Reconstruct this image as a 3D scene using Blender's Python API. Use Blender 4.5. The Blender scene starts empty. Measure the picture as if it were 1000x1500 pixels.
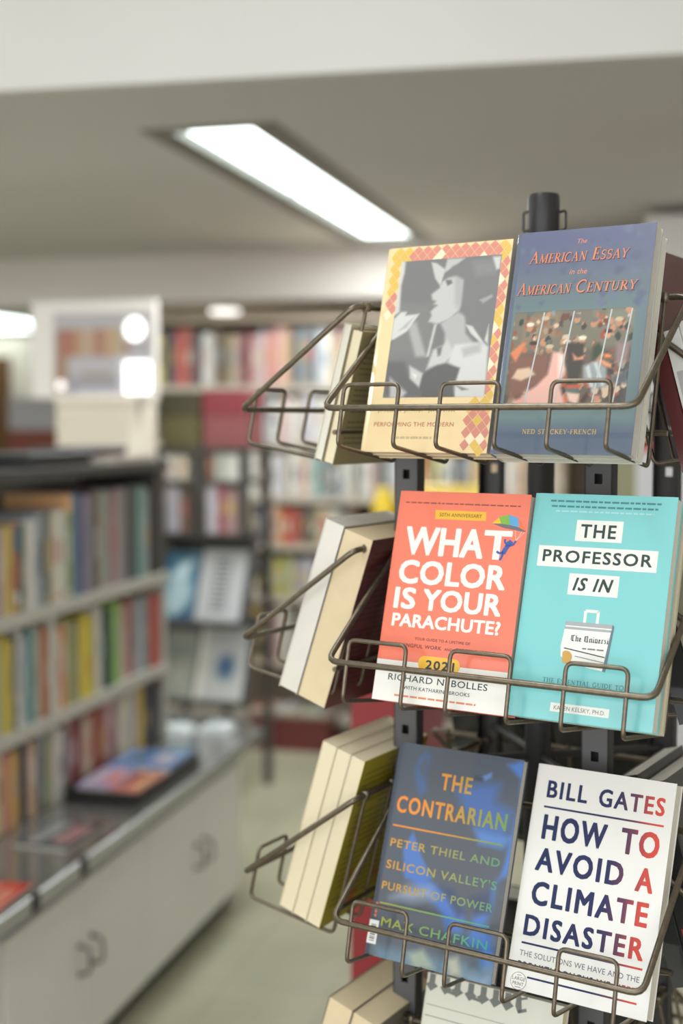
import bpy, math, random
import numpy as np
from mathutils import Matrix, Vector
random.seed(7)
PI = math.pi
scene = bpy.context.scene
C = scene.collection

# ------------------------------------------------------------------ camera, world, lights, exposure
CAM_H, F_PX, PITCH, YAW = 1.55, 1900.0, 0.069, math.atan(500/1900.0)
cam_d = bpy.data.cameras.new('camera')
cam = bpy.data.objects.new('camera', cam_d)
C.objects.link(cam)
cam.location = (0, 0, CAM_H)
cam.rotation_euler = (PI/2 - PITCH, 0, YAW)
cam_d.sensor_fit = 'VERTICAL'
cam_d.sensor_height = 36.0
cam_d.sensor_width = 24.0
cam_d.lens = F_PX/1500.0*36.0
cam_d.clip_start = 0.02
cam_d.dof.use_dof = True
cam_d.dof.focus_distance = 1.29
cam_d.dof.aperture_fstop = 2.4
scene.camera = cam

scene.view_settings.view_transform = 'Standard'
scene.view_settings.look = 'None'
scene.view_settings.gamma = 1.0
scene.view_settings.use_curve_mapping = False
scene.view_settings.exposure = -0.8
scene.cycles.use_denoising = True
scene.cycles.max_bounces = 8
scene.cycles.diffuse_bounces = 5
scene.cycles.sample_clamp_indirect = 6.0
scene.cycles.caustics_reflective = False
scene.cycles.caustics_refractive = False

world = bpy.data.worlds.new('daylight')
scene.world = world
world.use_nodes = True
bg = world.node_tree.nodes['Background']
bg.inputs[0].default_value = (0.93, 0.97, 1.0, 1)
bg.inputs[1].default_value = 1.2

def area(name, loc, rot, sx, sy, power, col=(1, 1, 1)):
    d = bpy.data.lights.new(name, 'AREA')
    d.shape = 'RECTANGLE'; d.size = sx; d.size_y = sy; d.energy = power; d.color = col
    o = bpy.data.objects.new(name, d); C.objects.link(o)
    o.location = loc; o.rotation_euler = rot
    return o
# daylight falling in through the open shop front behind the camera
area('daylight_shop_front', (-1.2, -2.3, 1.7), (PI/2, 0, 0), 6.5, 2.6, 172, (1.0, 0.985, 0.975))
# ceiling fluorescents under built fixtures; front and side ones unseen, added for light
for yy in (4.47, 5.73): area('fluorescent_light_main', (-1.42, yy, 2.445), (0, 0, 0), 0.24, 1.17, 30, (0.97, 1.0, 1.0))
area('added_light_front', (-0.8, 0.9, 3.07), (0, 0, 0), 0.25, 2.5, 24, (0.98, 1.0, 1.0))
area('fluorescent_light_far', (-5.0, 9.9, 2.42), (0, 0, 0), 0.25, 2.4, 40, (0.95, 1.0, 0.98))
area('added_light_side', (-3.6, 4.2, 2.37), (0, 0, 0), 0.25, 2.4, 60, (0.97, 1.0, 1.0))
area('downlight_glow', (-2.535, 7.03, 2.165), (0, 0, 0), 0.18, 0.18, 12, (1.0, 0.92, 0.85))

# ------------------------------------------------------------------ helpers
def lin(v):
    return v/12.92 if v <= 0.04045 else ((v+0.055)/1.055)**2.4
def rgb(r, g, b):
    return (lin(r/255), lin(g/255), lin(b/255), 1.0)
MATS = {}
def mat(name, col, rough=0.5, metal=0.0, noise=0.0, nscale=20.0, coat=0.0, emit=0.0, bump=0.0, stretch=None, spec=None):
    if name in MATS: return MATS[name]
    m = bpy.data.materials.new(name); m.use_nodes = True
    nt = m.node_tree; b = nt.nodes['Principled BSDF']
    b.inputs['Base Color'].default_value = col
    b.inputs['Roughness'].default_value = rough
    b.inputs['Metallic'].default_value = metal
    b.inputs['Coat Weight'].default_value = coat
    b.inputs['Coat Roughness'].default_value = 0.08
    if spec is not None: b.inputs['Specular IOR Level'].default_value = spec
    if emit:
        b.inputs['Emission Color'].default_value = col
        b.inputs['Emission Strength'].default_value = emit
    if noise or bump:
        tc = nt.nodes.new('ShaderNodeTexCoord'); mp = nt.nodes.new('ShaderNodeMapping')
        if stretch: mp.inputs['Scale'].default_value = stretch
        nz = nt.nodes.new('ShaderNodeTexNoise'); nz.inputs['Scale'].default_value = nscale
        nz.inputs['Detail'].default_value = 5.0
        nt.links.new(tc.outputs['Object'], mp.inputs['Vector']); nt.links.new(mp.outputs['Vector'], nz.inputs['Vector'])
        if noise:
            mx = nt.nodes.new('ShaderNodeMix'); mx.data_type = 'RGBA'
            mx.inputs[6].default_value = tuple(c*(1-noise) for c in col[:3])+(1,)
            mx.inputs[7].default_value = tuple(min(1, c*(1+noise)) for c in col[:3])+(1,)
            nt.links.new(nz.outputs['Fac'], mx.inputs[0]); nt.links.new(mx.outputs[2], b.inputs['Base Color'])
        if bump:
            bp = nt.nodes.new('ShaderNodeBump'); bp.inputs['Strength'].default_value = bump; bp.inputs['Distance'].default_value = 0.002
            nt.links.new(nz.outputs['Fac'], bp.inputs['Height']); nt.links.new(bp.outputs['Normal'], b.inputs['Normal'])
    MATS[name] = m
    return m
def mat_attr(name, rough=0.35, coat=0.0, emit=0.0):
    """a printed picture: colour comes from the mesh's colour attribute"""
    if name in MATS: return MATS[name]
    m = bpy.data.materials.new(name); m.use_nodes = True
    nt = m.node_tree; b = nt.nodes['Principled BSDF']
    a = nt.nodes.new('ShaderNodeAttribute'); a.attribute_name = 'print_colour'
    if emit:
        b.inputs['Base Color'].default_value = (0.02, 0.02, 0.02, 1)
        nt.links.new(a.outputs['Color'], b.inputs['Emission Color']); b.inputs['Emission Strength'].default_value = emit
    else:
        nt.links.new(a.outputs['Color'], b.inputs['Base Color'])
    b.inputs['Roughness'].default_value = rough
    b.inputs['Coat Weight'].default_value = coat; b.inputs['Coat Roughness'].default_value = 0.08
    MATS[name] = m
    return m
def mat_ramp(name, stops, axis=0, x0=0.0, x1=0.15, rough=0.4):
    """ink whose colour runs along one axis of the cover (object coordinates)"""
    if name in MATS: return MATS[name]
    m = bpy.data.materials.new(name); m.use_nodes = True
    nt = m.node_tree; b = nt.nodes['Principled BSDF']
    tc = nt.nodes.new('ShaderNodeTexCoord'); sp = nt.nodes.new('ShaderNodeSeparateXYZ')
    mr = nt.nodes.new('ShaderNodeMapRange'); mr.inputs[1].default_value = x0; mr.inputs[2].default_value = x1
    rp = nt.nodes.new('ShaderNodeValToRGB')
    e = rp.color_ramp.elements
    e[0].position = stops[0][0]; e[0].color = stops[0][1]
    e[1].position = stops[-1][0]; e[1].color = stops[-1][1]
    for p, c in stops[1:-1]:
        k = e.new(p); k.color = c
    nt.links.new(tc.outputs['Object'], sp.inputs[0]); nt.links.new(sp.outputs[axis], mr.inputs[0])
    nt.links.new(mr.outputs[0], rp.inputs[0]); nt.links.new(rp.outputs[0], b.inputs['Base Color'])
    b.inputs['Roughness'].default_value = rough; b.inputs['Specular IOR Level'].default_value = .2
    MATS[name] = m
    return m

_font_cache = {}
def font_mesh(s, bold=0.0, shear=0.0, small=False, sp=1.0):
    key = (s, bold, shear, small, sp)
    if key in _font_cache: return _font_cache[key]
    cu = bpy.data.curves.new('lettering', 'FONT'); cu.body = s; cu.size = 1.0
    cu.resolution_u = 3; cu.offset = bold; cu.shear = shear; cu.space_character = sp
    if small:
        cu.small_caps_scale = 0.74
        for i, ch in enumerate(s):
            if ch.islower(): cu.body_format[i].use_small_caps = True
    o = bpy.data.objects.new('lettering', cu); C.objects.link(o)
    dg = bpy.context.evaluated_depsgraph_get()
    me = bpy.data.meshes.new_from_object(o.evaluated_get(dg))
    v = np.array([tuple(x.co) for x in me.vertices]) if len(me.vertices) else np.zeros((0, 3))
    f = [tuple(p.vertices) for p in me.polygons]
    bpy.data.objects.remove(o); bpy.data.curves.remove(cu); bpy.data.meshes.remove(me)
    _font_cache[key] = (v, f)
    return v, f
CAP = None
def cap_h(bold):
    v, f = font_mesh('H', bold); return v[:, 1].min(), v[:, 1].max()

class MB:
    """collects shapes for ONE mesh"""
    def __init__(s): s.v = []; s.f = []; s.m = []; s.sm = []; s.mats = []; s.col = None
    def mi(s, m):
        if m not in s.mats: s.mats.append(m)
        return s.mats.index(m)
    def add(s, vs, fs, m, smooth=False):
        n = len(s.v); k = s.mi(m); s.v += [tuple(map(float, v)) for v in vs]
        for f in fs: s.f.append(tuple(i+n for i in f)); s.m.append(k); s.sm.append(smooth)
    def box(s, x0, x1, y0, y1, z0, z1, m):
        s.add([(x0,y0,z0),(x1,y0,z0),(x1,y1,z0),(x0,y1,z0),(x0,y0,z1),(x1,y0,z1),(x1,y1,z1),(x0,y1,z1)],
              [(0,3,2,1),(4,5,6,7),(0,1,5,4),(1,2,6,5),(2,3,7,6),(3,0,4,7)], m)
    def bbox(s, x0, x1, y0, y1, z0, z1, m, r=0.004):
        """box with chamfered vertical and horizontal edges"""
        prof = [(x0+r,y0),(x1-r,y0),(x1,y0+r),(x1,y1-r),(x1-r,y1),(x0+r,y1),(x0,y1-r),(x0,y0+r)]
        pin = [(x0+2*r,y0+r),(x1-2*r,y0+r),(x1-r,y0+2*r),(x1-r,y1-2*r),(x1-2*r,y1-r),(x0+2*r,y1-r),(x0+r,y1-2*r),(x0+r,y0+2*r)]
        vs = [(x,y,z0) for x,y in pin]+[(x,y,z0+r) for x,y in prof]+[(x,y,z1-r) for x,y in prof]+[(x,y,z1) for x,y in pin]
        fs = [tuple(range(7,-1,-1)), tuple(range(24,32))]
        for L in range(3):
            for i in range(8):
                j = (i+1) % 8; fs.append((L*8+i, L*8+j, L*8+8+j, L*8+8+i))
        s.add(vs, fs, m)
    def quad(s, pts, m): s.add(pts, [tuple(range(len(pts)))], m)
    def poly(s, pts, z, m): s.add([(x, y, z) for x, y in pts], [tuple(range(len(pts)))], m)
    def rect(s, x0, y0, x1, y1, z, m): s.poly([(x0,y0),(x1,y0),(x1,y1),(x0,y1)], z, m)
    def disc(s, cx, cy, rx, ry, z, m, n=20, rot=0.0):
        p = []
        for i in range(n):
            a = 2*PI*i/n; x, y = rx*math.cos(a), ry*math.sin(a)
            p.append((cx+x*math.cos(rot)-y*math.sin(rot), cy+x*math.sin(rot)+y*math.cos(rot)))
        s.poly(p, z, m)
    def stroke(s, pts, w, z, m):
        for (a, b), (c, d) in zip(pts, pts[1:]):
            L = math.hypot(c-a, d-b) or 1e-9; nx, ny = -(d-b)/L*w/2, (c-a)/L*w/2
            s.poly([(a-nx,b-ny),(c-nx,d-ny),(c+nx,d+ny),(a+nx,b+ny)], z, m)
    def text(s, t, x0, x1, y0, h, z, m, bold=0.0, shear=0.0, small=False, sp=None):
        """one line of lettering fitted to x0..x1 and cap height h; bold thickens the strokes"""
        v, f = font_mesh(t, 0.0, shear, small, (1.02+bold*4.0) if sp is None else sp)
        if not len(v): return
        c0, c1 = cap_h(0.0)
        mnx, mxx = v[:, 0].min(), v[:, 0].max()
        d = bold*h*.9
        off = [(0, 0)] if d == 0 else [(0, 0), (d, 0), (-d, 0), (d*.8, d*.8), (-d*.8, d*.8), (d*.8, -d*.8), (-d*.8, -d*.8)]
        for k, (ox, oy) in enumerate(off):
            vs = [(x0+d+ox+(p[0]-mnx)/(mxx-mnx)*(x1-x0-2*d), y0+d*.8+oy+(p[1]-c0)/(c1-c0)*(h-1.6*d), z+k*4e-6) for p in v]
            s.add(vs, f, m)
    def serif(s, t, x0, x1, y0, h, z, m, slant=0.0, ratio=.76):
        """roman capitals drawn with thick stems, thin hairlines and feet; lower case gives small capitals"""
        k = .15
        def bar(x): return [([(x-.16,.02),(x+.16,.02)],.05),([(x-.16,.98),(x+.16,.98)],.05)]
        def stem(x): return [([(x,0),(x,1)],k)]+bar(x)
        def arc(cx, cy, rx, ry, a0, a1, n=10): return [(cx+rx*math.cos(math.radians(a0+(a1-a0)*i/n)), cy+ry*math.sin(math.radians(a0+(a1-a0)*i/n))) for i in range(n+1)]
        G = {'I':(.34,stem(.17)), 'H':(.84,stem(.18)+stem(.66)+[([(.18,.5),(.66,.5)],.06)]), 'T':(.72,[([(.36,0),(.36,1)],k),([(.2,.02),(.52,.02)],.05),([(.02,.96),(.70,.96)],.07),([(.03,.97),(.03,.8)],.05),([(.69,.97),(.69,.8)],.05)]),
             'E':(.66,stem(.18)+[([(.18,.97),(.58,.97)],.06),([(.18,.03),(.62,.03)],.06),([(.18,.51),(.46,.51)],.06),([(.58,.98),(.58,.8)],.05),([(.62,.02),(.62,.22)],.05),([(.46,.4),(.46,.62)],.05)]),
             'F':(.62,stem(.18)+[([(.18,.97),(.58,.97)],.06),([(.18,.51),(.46,.51)],.06),([(.58,.98),(.58,.8)],.05),([(.46,.4),(.46,.62)],.05)]),
             'L':(.62,stem(.18)+[([(.18,.03),(.58,.03)],.06),([(.58,.02),(.58,.24)],.05)]),
             'A':(.86,[([(.10,0),(.42,1)],.06),([(.40,1),(.74,0)],k),([(.22,.34),(.64,.34)],.05),([(0,.02),(.24,.02)],.05),([(.58,.02),(.88,.02)],.05)]),
             'M':(1.06,[([(.16,0),(.18,1)],.06),([(.18,1),(.52,.06)],k),([(.52,.06),(.84,1)],.06),([(.86,1),(.88,0)],k),([(.02,.02),(.30,.02)],.05),([(.72,.02),(1.04,.02)],.05),([(.04,.98),(.22,.98)],.05),([(.84,.98),(1.0,.98)],.05)]),
             'N':(.90,[([(.17,0),(.17,1)],.06),([(.17,.97),(.72,.03)],k),([(.72,0),(.72,1)],.06),([(.03,.02),(.31,.02)],.05),([(.58,.98),(.86,.98)],.05),([(.03,.98),(.2,.98)],.05)]),
             'R':(.80,stem(.18)+[(arc(.30,.73,.27,.24,90,-90),.11),([(.18,.97),(.32,.97)],.06),([(.18,.49),(.32,.49)],.06),([(.36,.49),(.74,.02)],k),([(.66,.02),(.84,.02)],.05)]),
             'K':(.82,stem(.18)+[([(.2,.42),(.64,.98)],.06),([(.34,.58),(.74,.02)],k),([(.52,.98),(.76,.98)],.05),([(.6,.02),(.86,.02)],.05)]),
             'D':(.84,stem(.18)+[(arc(.30,.5,.46,.47,90,-90),.12),([(.18,.97),(.32,.97)],.06),([(.18,.03),(.32,.03)],.06)]),
             'C':(.78,[(arc(.44,.5,.38,.48,55,305,14),.12),([(.66,.92),(.68,.68)],.05),([(.66,.10),(.70,.2)],.05)]),
             'G':(.84,[(arc(.44,.5,.38,.48,55,310,14),.12),([(.66,.92),(.68,.68)],.05),([(.68,.08),(.68,.42)],k),([(.52,.42),(.82,.42)],.05)]),
             'O':(.88,[(arc(.44,.5,.38,.48,0,360,20),.12)]),
             'S':(.60,[(arc(.30,.74,.21,.23,40,270,8)+arc(.30,.26,.23,.25,90,-140,8),.11),([(.48,.96),(.50,.72)],.05),([(.08,.04),(.07,.28)],.05)]),
             'U':(.86,[([(.18,1),(.18,.36)],k),(arc(.44,.36,.26,.34,180,360,10),.09),([(.70,.36),(.70,1)],.06),([(.02,.98),(.34,.98)],.05),([(.57,.98),(.84,.98)],.05)]),
             'Y':(.80,[([(.40,0),(.40,.45)],k),([(.10,1),(.40,.45)],.13),([(.40,.45),(.70,1)],.06),([(.24,.02),(.56,.02)],.05),([(0,.98),(.24,.98)],.05),([(.58,.98),(.82,.98)],.05)]),
             '-':(.42,[([(.05,.4),(.36,.4)],.08)]), ' ':(.42,[])}
        adv = []; x = 0
        for c in t:
            sc = 1.0 if (c.isupper() or not c.isalpha()) else ratio
            adv.append((x, sc, c.upper())); x += (G[c.upper()][0]+.06)*sc
        kx = (x1-x0)/x
        for gx, sc, c in adv:
            for pts, w in G[c][1]:
                P = [(x0+(gx+px*sc)*kx+slant*py*sc*h, y0+py*sc*h) for px, py in pts]
                s.stroke(P, w*sc*min(kx, h*1.1), z, m)
    def tube(s, path, r, m, closed=False, n=8):
        P = [Vector(p) for p in path]; N = len(P); rings = []
        up = None
        for i in range(N):
            if closed: t = (P[(i+1) % N]-P[i-1])
            else: t = P[min(i+1, N-1)]-P[max(i-1, 0)]
            t.normalize()
            if up is None:
                up = Vector((0,0,1)) if abs(t.z) < .9 else Vector((1,0,0))
            a = (up - t*up.dot(t)); a.normalize(); b = t.cross(a); up = a
            rings.append([P[i]+a*(r*math.cos(2*PI*k/n))+b*(r*math.sin(2*PI*k/n)) for k in range(n)])
        vs = [tuple(q) for R in rings for q in R]; fs = []
        for i in range(N if closed else N-1):
            j = (i+1) % N
            off = 0
            if closed and j == 0:
                best = min(range(n), key=lambda o: (rings[0][o]-rings[i][0]).length); off = best
            for k in range(n):
                k2 = (k+1) % n
                fs.append((i*n+k, i*n+k2, j*n+(k2+off) % n, j*n+(k+off) % n))
        s.add(vs, fs, m, True)
        if not closed:
            s.add([tuple(q) for q in rings[0]], [tuple(range(n))], m); s.add([tuple(q) for q in rings[-1]], [tuple(range(n-1,-1,-1))], m)
    def lathe(s, prof, m, n=24, cx=0, cy=0, smooth=True):
        vs = []; fs = []
        for r, z in prof:
            for k in range(n): vs.append((cx+r*math.cos(2*PI*k/n), cy+r*math.sin(2*PI*k/n), z))
        for i in range(len(prof)-1):
            for k in range(n):
                k2 = (k+1) % n; fs.append((i*n+k, i*n+k2, (i+1)*n+k2, (i+1)*n+k))
        s.add(vs, fs, m, smooth)
        s.add([vs[k] for k in range(n)], [tuple(range(n-1,-1,-1))], m); s.add(vs[-n:], [tuple(range(n))], m)
    def picture(s, x0, y0, x1, y1, nx, ny, z, fn, m):
        """a printed picture on a fine grid, coloured by fn(X, Y) -> sRGB 0..255 arrays"""
        xs = np.linspace(x0, x1, nx); ys = np.linspace(y0, y1, ny)
        X, Y = np.meshgrid(xs, ys)
        col = np.clip(fn(X, Y)/255.0, 0, 1)
        col = np.where(col <= 0.04045, col/12.92, ((col+0.055)/1.055)**2.4).reshape(-1, 3)
        n = len(s.v)
        vs = [(x, y, z) for x, y in zip(X.ravel(), Y.ravel())]
        fs = [(j*nx+i, j*nx+i+1, (j+1)*nx+i+1, (j+1)*nx+i) for j in range(ny-1) for i in range(nx-1)]
        s.add(vs, fs, m)
        s.col = (s.col or []) + [(n, col)]
    def build(s, name, parent=None, bevel=0.0):
        me = bpy.data.meshes.new(name)
        me.from_pydata(s.v, [], s.f)
        for m in s.mats: me.materials.append(m)
        me.polygons.foreach_set('material_index', s.m)
        me.polygons.foreach_set('use_smooth', s.sm)
        if s.col:
            at = me.attributes.new('print_colour', 'FLOAT_COLOR', 'POINT')
            buf = np.ones((len(s.v), 4), np.float32)
            for n, c in s.col: buf[n:n+len(c), :3] = c
            at.data.foreach_set('color', buf.ravel())
        me.update()
        o = bpy.data.objects.new(name, me); C.objects.link(o)
        if parent: o.parent = parent
        if bevel:
            b = o.modifiers.new('bevel', 'BEVEL'); b.width = bevel; b.segments = 2; b.limit_method = 'ANGLE'
        return o
def tag(o, label, cat, group=None, kind=None):
    o['label'] = label; o['category'] = cat
    if group: o['group'] = group
    if kind: o['kind'] = kind
    return o
def thing(name, label, cat, M=None, group=None):
    o = bpy.data.objects.new(name, None); C.objects.link(o); o.empty_display_size = 0.05
    if M is not None: o.matrix_world = M
    return tag(o, label, cat, group)
def struct(o): o['kind'] = 'structure'; return o
def fillet(pts, r, closed=False, n=4):
    P = [Vector(p) for p in pts]; N = len(P); out = []
    for i in range(N):
        if not closed and i in (0, N-1): out.append(P[i]); continue
        a, b, c = P[i-1], P[i], P[(i+1) % N]
        d1 = (a-b); d2 = (c-b); k = min(r, d1.length*.45, d2.length*.45); d1.normalize(); d2.normalize()
        s, e = b+d1*k, b+d2*k
        for t in range(n+1):
            u = t/n; out.append(s*(1-u)**2+b*2*u*(1-u)+e*u*u)
    return out

# ------------------------------------------------------------------ materials
white_paint = mat('white_paint', rgb(234,233,232), .75, noise=.03, nscale=3)
ceil_paint = mat('ceiling_paint', rgb(206,206,205), .7, noise=.04, nscale=2)
wall_paint = mat('wall_paint', rgb(222,216,210), .8, noise=.04, nscale=2)
far_paint = mat('far_wall_paint', rgb(176,164,150), .8, noise=.05, nscale=2)
black_plastic = mat('black_plastic', rgb(38,38,40), .38)
black_metal = mat('black_powder_coat', rgb(58,58,60), .45, noise=.06, nscale=40)
wire_metal = mat('aged_wire', rgb(118,108,94), .34, metal=.85, noise=.35, nscale=160, bump=.15)
page_cream = mat('page_cream', rgb(232,220,190), .8, noise=.05, nscale=60, stretch=(1,1,18))
page_white = mat('page_white', rgb(226,222,210), .8, noise=.04, nscale=60)
page_grey = mat('page_grey', rgb(208,204,196), .8, noise=.05, nscale=60)
page_tan = mat('page_tan', rgb(226,208,172), .8, noise=.05, nscale=60)
shelf_paint = mat('shelf_enamel', rgb(202,200,190), .45, noise=.03, nscale=6)
dark_shelf = mat('dark_shelf_laminate', rgb(74,72,70), .5, noise=.08, nscale=10)
cab_paint = mat('cabinet_laminate', rgb(236,237,234), .42, noise=.03, nscale=5)
chrome = mat('brushed_aluminium', rgb(190,192,194), .3, metal=.9)

# ------------------------------------------------------------------ setting
# floor: pale vinyl tiles, worn
fm = bpy.data.materials.new('vinyl_floor'); fm.use_nodes = True
nt = fm.node_tree; pb = nt.nodes['Principled BSDF']
tc = nt.nodes.new('ShaderNodeTexCoord'); br = nt.nodes.new('ShaderNodeTexBrick')
br.offset = 0; br.inputs['Scale'].default_value = 1.0; br.inputs['Brick Width'].default_value = .3; br.inputs['Row Height'].default_value = .3
br.inputs['Mortar Size'].default_value = .002
br.inputs['Color1'].default_value = rgb(190,184,160); br.inputs['Color2'].default_value = rgb(182,180,158); br.inputs['Mortar'].default_value = rgb(150,146,128)
nz = nt.nodes.new('ShaderNodeTexNoise'); nz.inputs['Scale'].default_value = 3.0; nz.inputs['Detail'].default_value = 6
mx = nt.nodes.new('ShaderNodeMix'); mx.data_type = 'RGBA'; mx.blend_type = 'MULTIPLY'
rp = nt.nodes.new('ShaderNodeValToRGB'); rp.color_ramp.elements[0].color = (.74,.80,.74,1); rp.color_ramp.elements[1].color = (1,1,1,1)
rp.color_ramp.elements[0].position = .35; rp.color_ramp.elements[1].position = .65
nt.links.new(tc.outputs['Object'], br.inputs['Vector']); nt.links.new(tc.outputs['Object'], nz.inputs['Vector'])
nt.links.new(nz.outputs['Fac'], rp.inputs[0]); mx.inputs[0].default_value = .7
nt.links.new(br.outputs['Color'], mx.inputs[6]); nt.links.new(rp.outputs[0], mx.inputs[7]); nt.links.new(mx.outputs[2], pb.inputs['Base Color'])
pb.inputs['Roughness'].default_value = .28
X0, X1, Y0, Y1 = -7.0, 2.6, -2.4, 11.6
b = MB(); b.box(X0, X1, Y0, Y1, -.1, 0, fm); struct(b.build('floor'))
# low ceiling past the bulkhead, with a recess cut for the tube fixture
CZ = 2.45
def beam_y(x): return 3.36+.055*(x+.018)     # the bulkhead stands very slightly askew
LX0, LX1, LY0, LY1 = -1.64, -1.20, 3.78, 6.42
b = MB()
for (xa, xb, ya, yb) in ((X0, LX0, 2.9, Y1), (LX1, X1, 2.9, Y1), (LX0, LX1, LY1, Y1)):
    ca = beam_y(xa) if ya < 3 else ya; cb = beam_y(xb) if ya < 3 else ya
    vs = [(xa,ca,CZ),(xb,cb,CZ),(xb,yb,CZ),(xa,yb,CZ),(xa,ca,CZ+.25),(xb,cb,CZ+.25),(xb,yb,CZ+.25),(xa,yb,CZ+.25)]
    b.add(vs, [(0,3,2,1),(4,5,6,7),(0,1,5,4),(1,2,6,5),(2,3,7,6),(3,0,4,7)], ceil_paint)
vs = [(LX0,beam_y(LX0),CZ),(LX1,beam_y(LX1),CZ),(LX1,LY0,CZ),(LX0,LY0,CZ)]; vs += [(x,y,CZ+.25) for x,y,z in vs]
b.add(vs, [(0,3,2,1),(4,5,6,7),(0,1,5,4),(1,2,6,5),(2,3,7,6),(3,0,4,7)], ceil_paint)
struct(b.build('ceiling'))
b = MB(); b.box(X0, X1, Y0, 3.7, 3.2, 3.3, white_paint); struct(b.build('ceiling_front'))
b = MB()
vs = []
for z in (CZ-.004, 3.2):
    vs += [(X0, beam_y(X0)-.03, z), (X1, beam_y(X1)-.03, z), (X1, beam_y(X1), z), (X0, beam_y(X0), z)]
b.add(vs, [(0,3,2,1),(4,5,6,7),(0,1,5,4),(1,2,6,5),(2,3,7,6),(3,0,4,7)], white_paint)
struct(b.build('trim_1'))
# dropped band across the far end of the ceiling
b = MB(); b.box(X0, X1, 6.62, 6.9, 2.2, CZ, wall_paint); struct(b.build('trim_2'))
b = MB(); b.box(-3.3, X1, 6.9, 7.7, 2.2, 2.28, wall_paint); struct(b.build('ceiling_far'))
b = MB(); b.box(-3.3, X1, 7.7, 7.8, 0, 2.3, far_paint); struct(b.build('wall_back'))
b = MB(); b.box(X0, -3.3, 11.5, 11.6, 0, CZ, far_paint); struct(b.build('wall_far'))
b = MB(); b.box(-3.4, -3.3, 6.9, 11.5, 0, CZ, far_paint); struct(b.build('wall_side'))
b = MB(); b.box(X0-.1, X0, Y0, Y1, 0, 3.3, wall_paint); struct(b.build('wall_left'))
b = MB(); b.box(X1, X1+.1, Y0, Y1, 0, 3.3, wall_paint); struct(b.build('wall_right'))
b = MB(); b.box(-.17, 1.1, 5.62, 5.9, 0, 2.41, white_paint); struct(b.build('pillar_right'))
# brown door with pale jamb far off
b = MB(); b.box(-6.6, -5.82, 10.46, 10.5, 0, 2.13, mat('door_wood', rgb(98,66,36), .5, noise=.2, nscale=6, stretch=(4,4,.5))); d = struct(b.build('door_1'))
b = MB(); b.box(-6.66, -5.6, 10.5, 10.6, 0, 2.3, mat('jamb_paint', rgb(206,200,186), .6)); struct(b.build('trim_3'))

# ------------------------------------------------------------------ ceiling lights
tube_glow = mat('tube_glow', (0.88, 1.0, 0.97, 1), .4, emit=9.0)
down_glow = mat('downlight_glow_glass', (1.0, .95, .9, 1), .4, emit=3.5)
frame_dark = mat('fixture_frame', rgb(120,118,112), .5)
def troffer(label, x0, x1, y0, y1, z, n=2, glow=None):
    t = thing('ceiling_light', label, 'ceiling light', Matrix.Translation(((x0+x1)/2, (y0+y1)/2, z)))
    hx, hy = (x1-x0)/2, (y1-y0)/2
    b = MB()
    for (a, c, e, g) in ((-hx,-hx+.09,-hy,hy),(hx-.09,hx,-hy,hy),(-hx+.09,hx-.09,-hy,-hy+.05),(-hx+.09,hx-.09,hy-.05,hy)):
        b.box(a, c, e, g, -.004, .02, frame_dark)
    b.box(-hx+.003, hx-.003, -hy+.003, hy-.003, .1, .12, frame_dark)
    b.build('fixture_frame', t)
    L = (2*hy-.1)/n
    for k in range(n):
        y = -hy+.05+k*L
        b = MB(); b.box(-hx+.1, hx-.1, y+.035, y+L-.035, .02, .05, glow or tube_glow); b.build('diffuser', t)
    return t
troffer('long recessed fluorescent ceiling light running away above the book rack', LX0, LX1, LY0, LY1, CZ)
troffer('small bright fluorescent ceiling light at the far end beyond the glass pane', -6.4, -5.55, 9.9, 11.1, CZ-.07, 1)
t = thing('downlight', 'round recessed downlight glowing above the top row of the back bookcase', 'ceiling light', Matrix.Translation((-2.535, 7.03, 2.2)))
b = MB(); b.lathe([(.105,-.012),(.11,-.006),(.11,0),(.09,0),(.09,-.012)], white_paint, 28); b.build('trim_ring', t)
b = MB(); b.lathe([(.085,-.03),(.085,-.004)], down_glow, 28); b.build('lamp_glass', t)

# ------------------------------------------------------------------ cover builder
def make_book(label, group, M, W, H, T, cover, pages, art=None, back=None, spine=None, back_art=None, spine_art=None, name='paperback_book', hinge=True):
    t = thing(name, label, 'book', M, group)
    b = MB()
    prof = [(0, -.0016), (.0008, -.0009), (.002, -.0005), (.004, -.0002), (.0065, 0), (W, 0)] if hinge is True else [(0,-.0040),(.0003,-.0031),(.0008,-.0024),(.0020,-.00195),(.0064,-.00035),(.0074,-.0001),(.0084,0),(W,0)]
    n = len(prof)
    vs = [(x, 0, z) for x, z in prof]+[(x, H, z) for x, z in prof]+[(x, 0, z-.0005) for x, z in prof]+[(x, H, z-.0005) for x, z in prof]
    fs = [(i, i+1, n+i+1, n+i) for i in range(n-1)]+[(2*n+i, 3*n+i, 3*n+i+1, 2*n+i+1) for i in range(n-1)]
    b.add(vs, fs, cover, True)
    b.add(vs, [(i, 2*n+i, 2*n+i+1, i+1) for i in range(n-1)]+[(n+i, n+i+1, 3*n+i+1, 3*n+i) for i in range(n-1)]+[(n-1, 2*n+n-1, 3*n+n-1, n+n-1), (0, n, 3*n, 2*n)], cover)
    if art: art(b, W, H)
    b.build('front_cover', t)
    b = MB(); zs = -.0023 if hinge is True else -.0060
    b.box(.0012, W-.0012, .0012, H-.0012, -T+.0007, zs, pages); b.box(.0095, W-.0012, .0012, H-.0012, zs, -.0006, pages)
    b.build('page_block', t)
    b = MB(); b.box(0, W, 0, H, -T, -T+.0006, back or cover)
    if back_art: back_art(b, W, H, -T-.00015)
    b.build('back_cover', t)
    b = MB(); b.box(0, .0011, 0, H, -T+.0006, zs+.0002, spine or cover)
    if spine_art: spine_art(b, H, T)
    b.build('spine', t)
    return t
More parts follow.
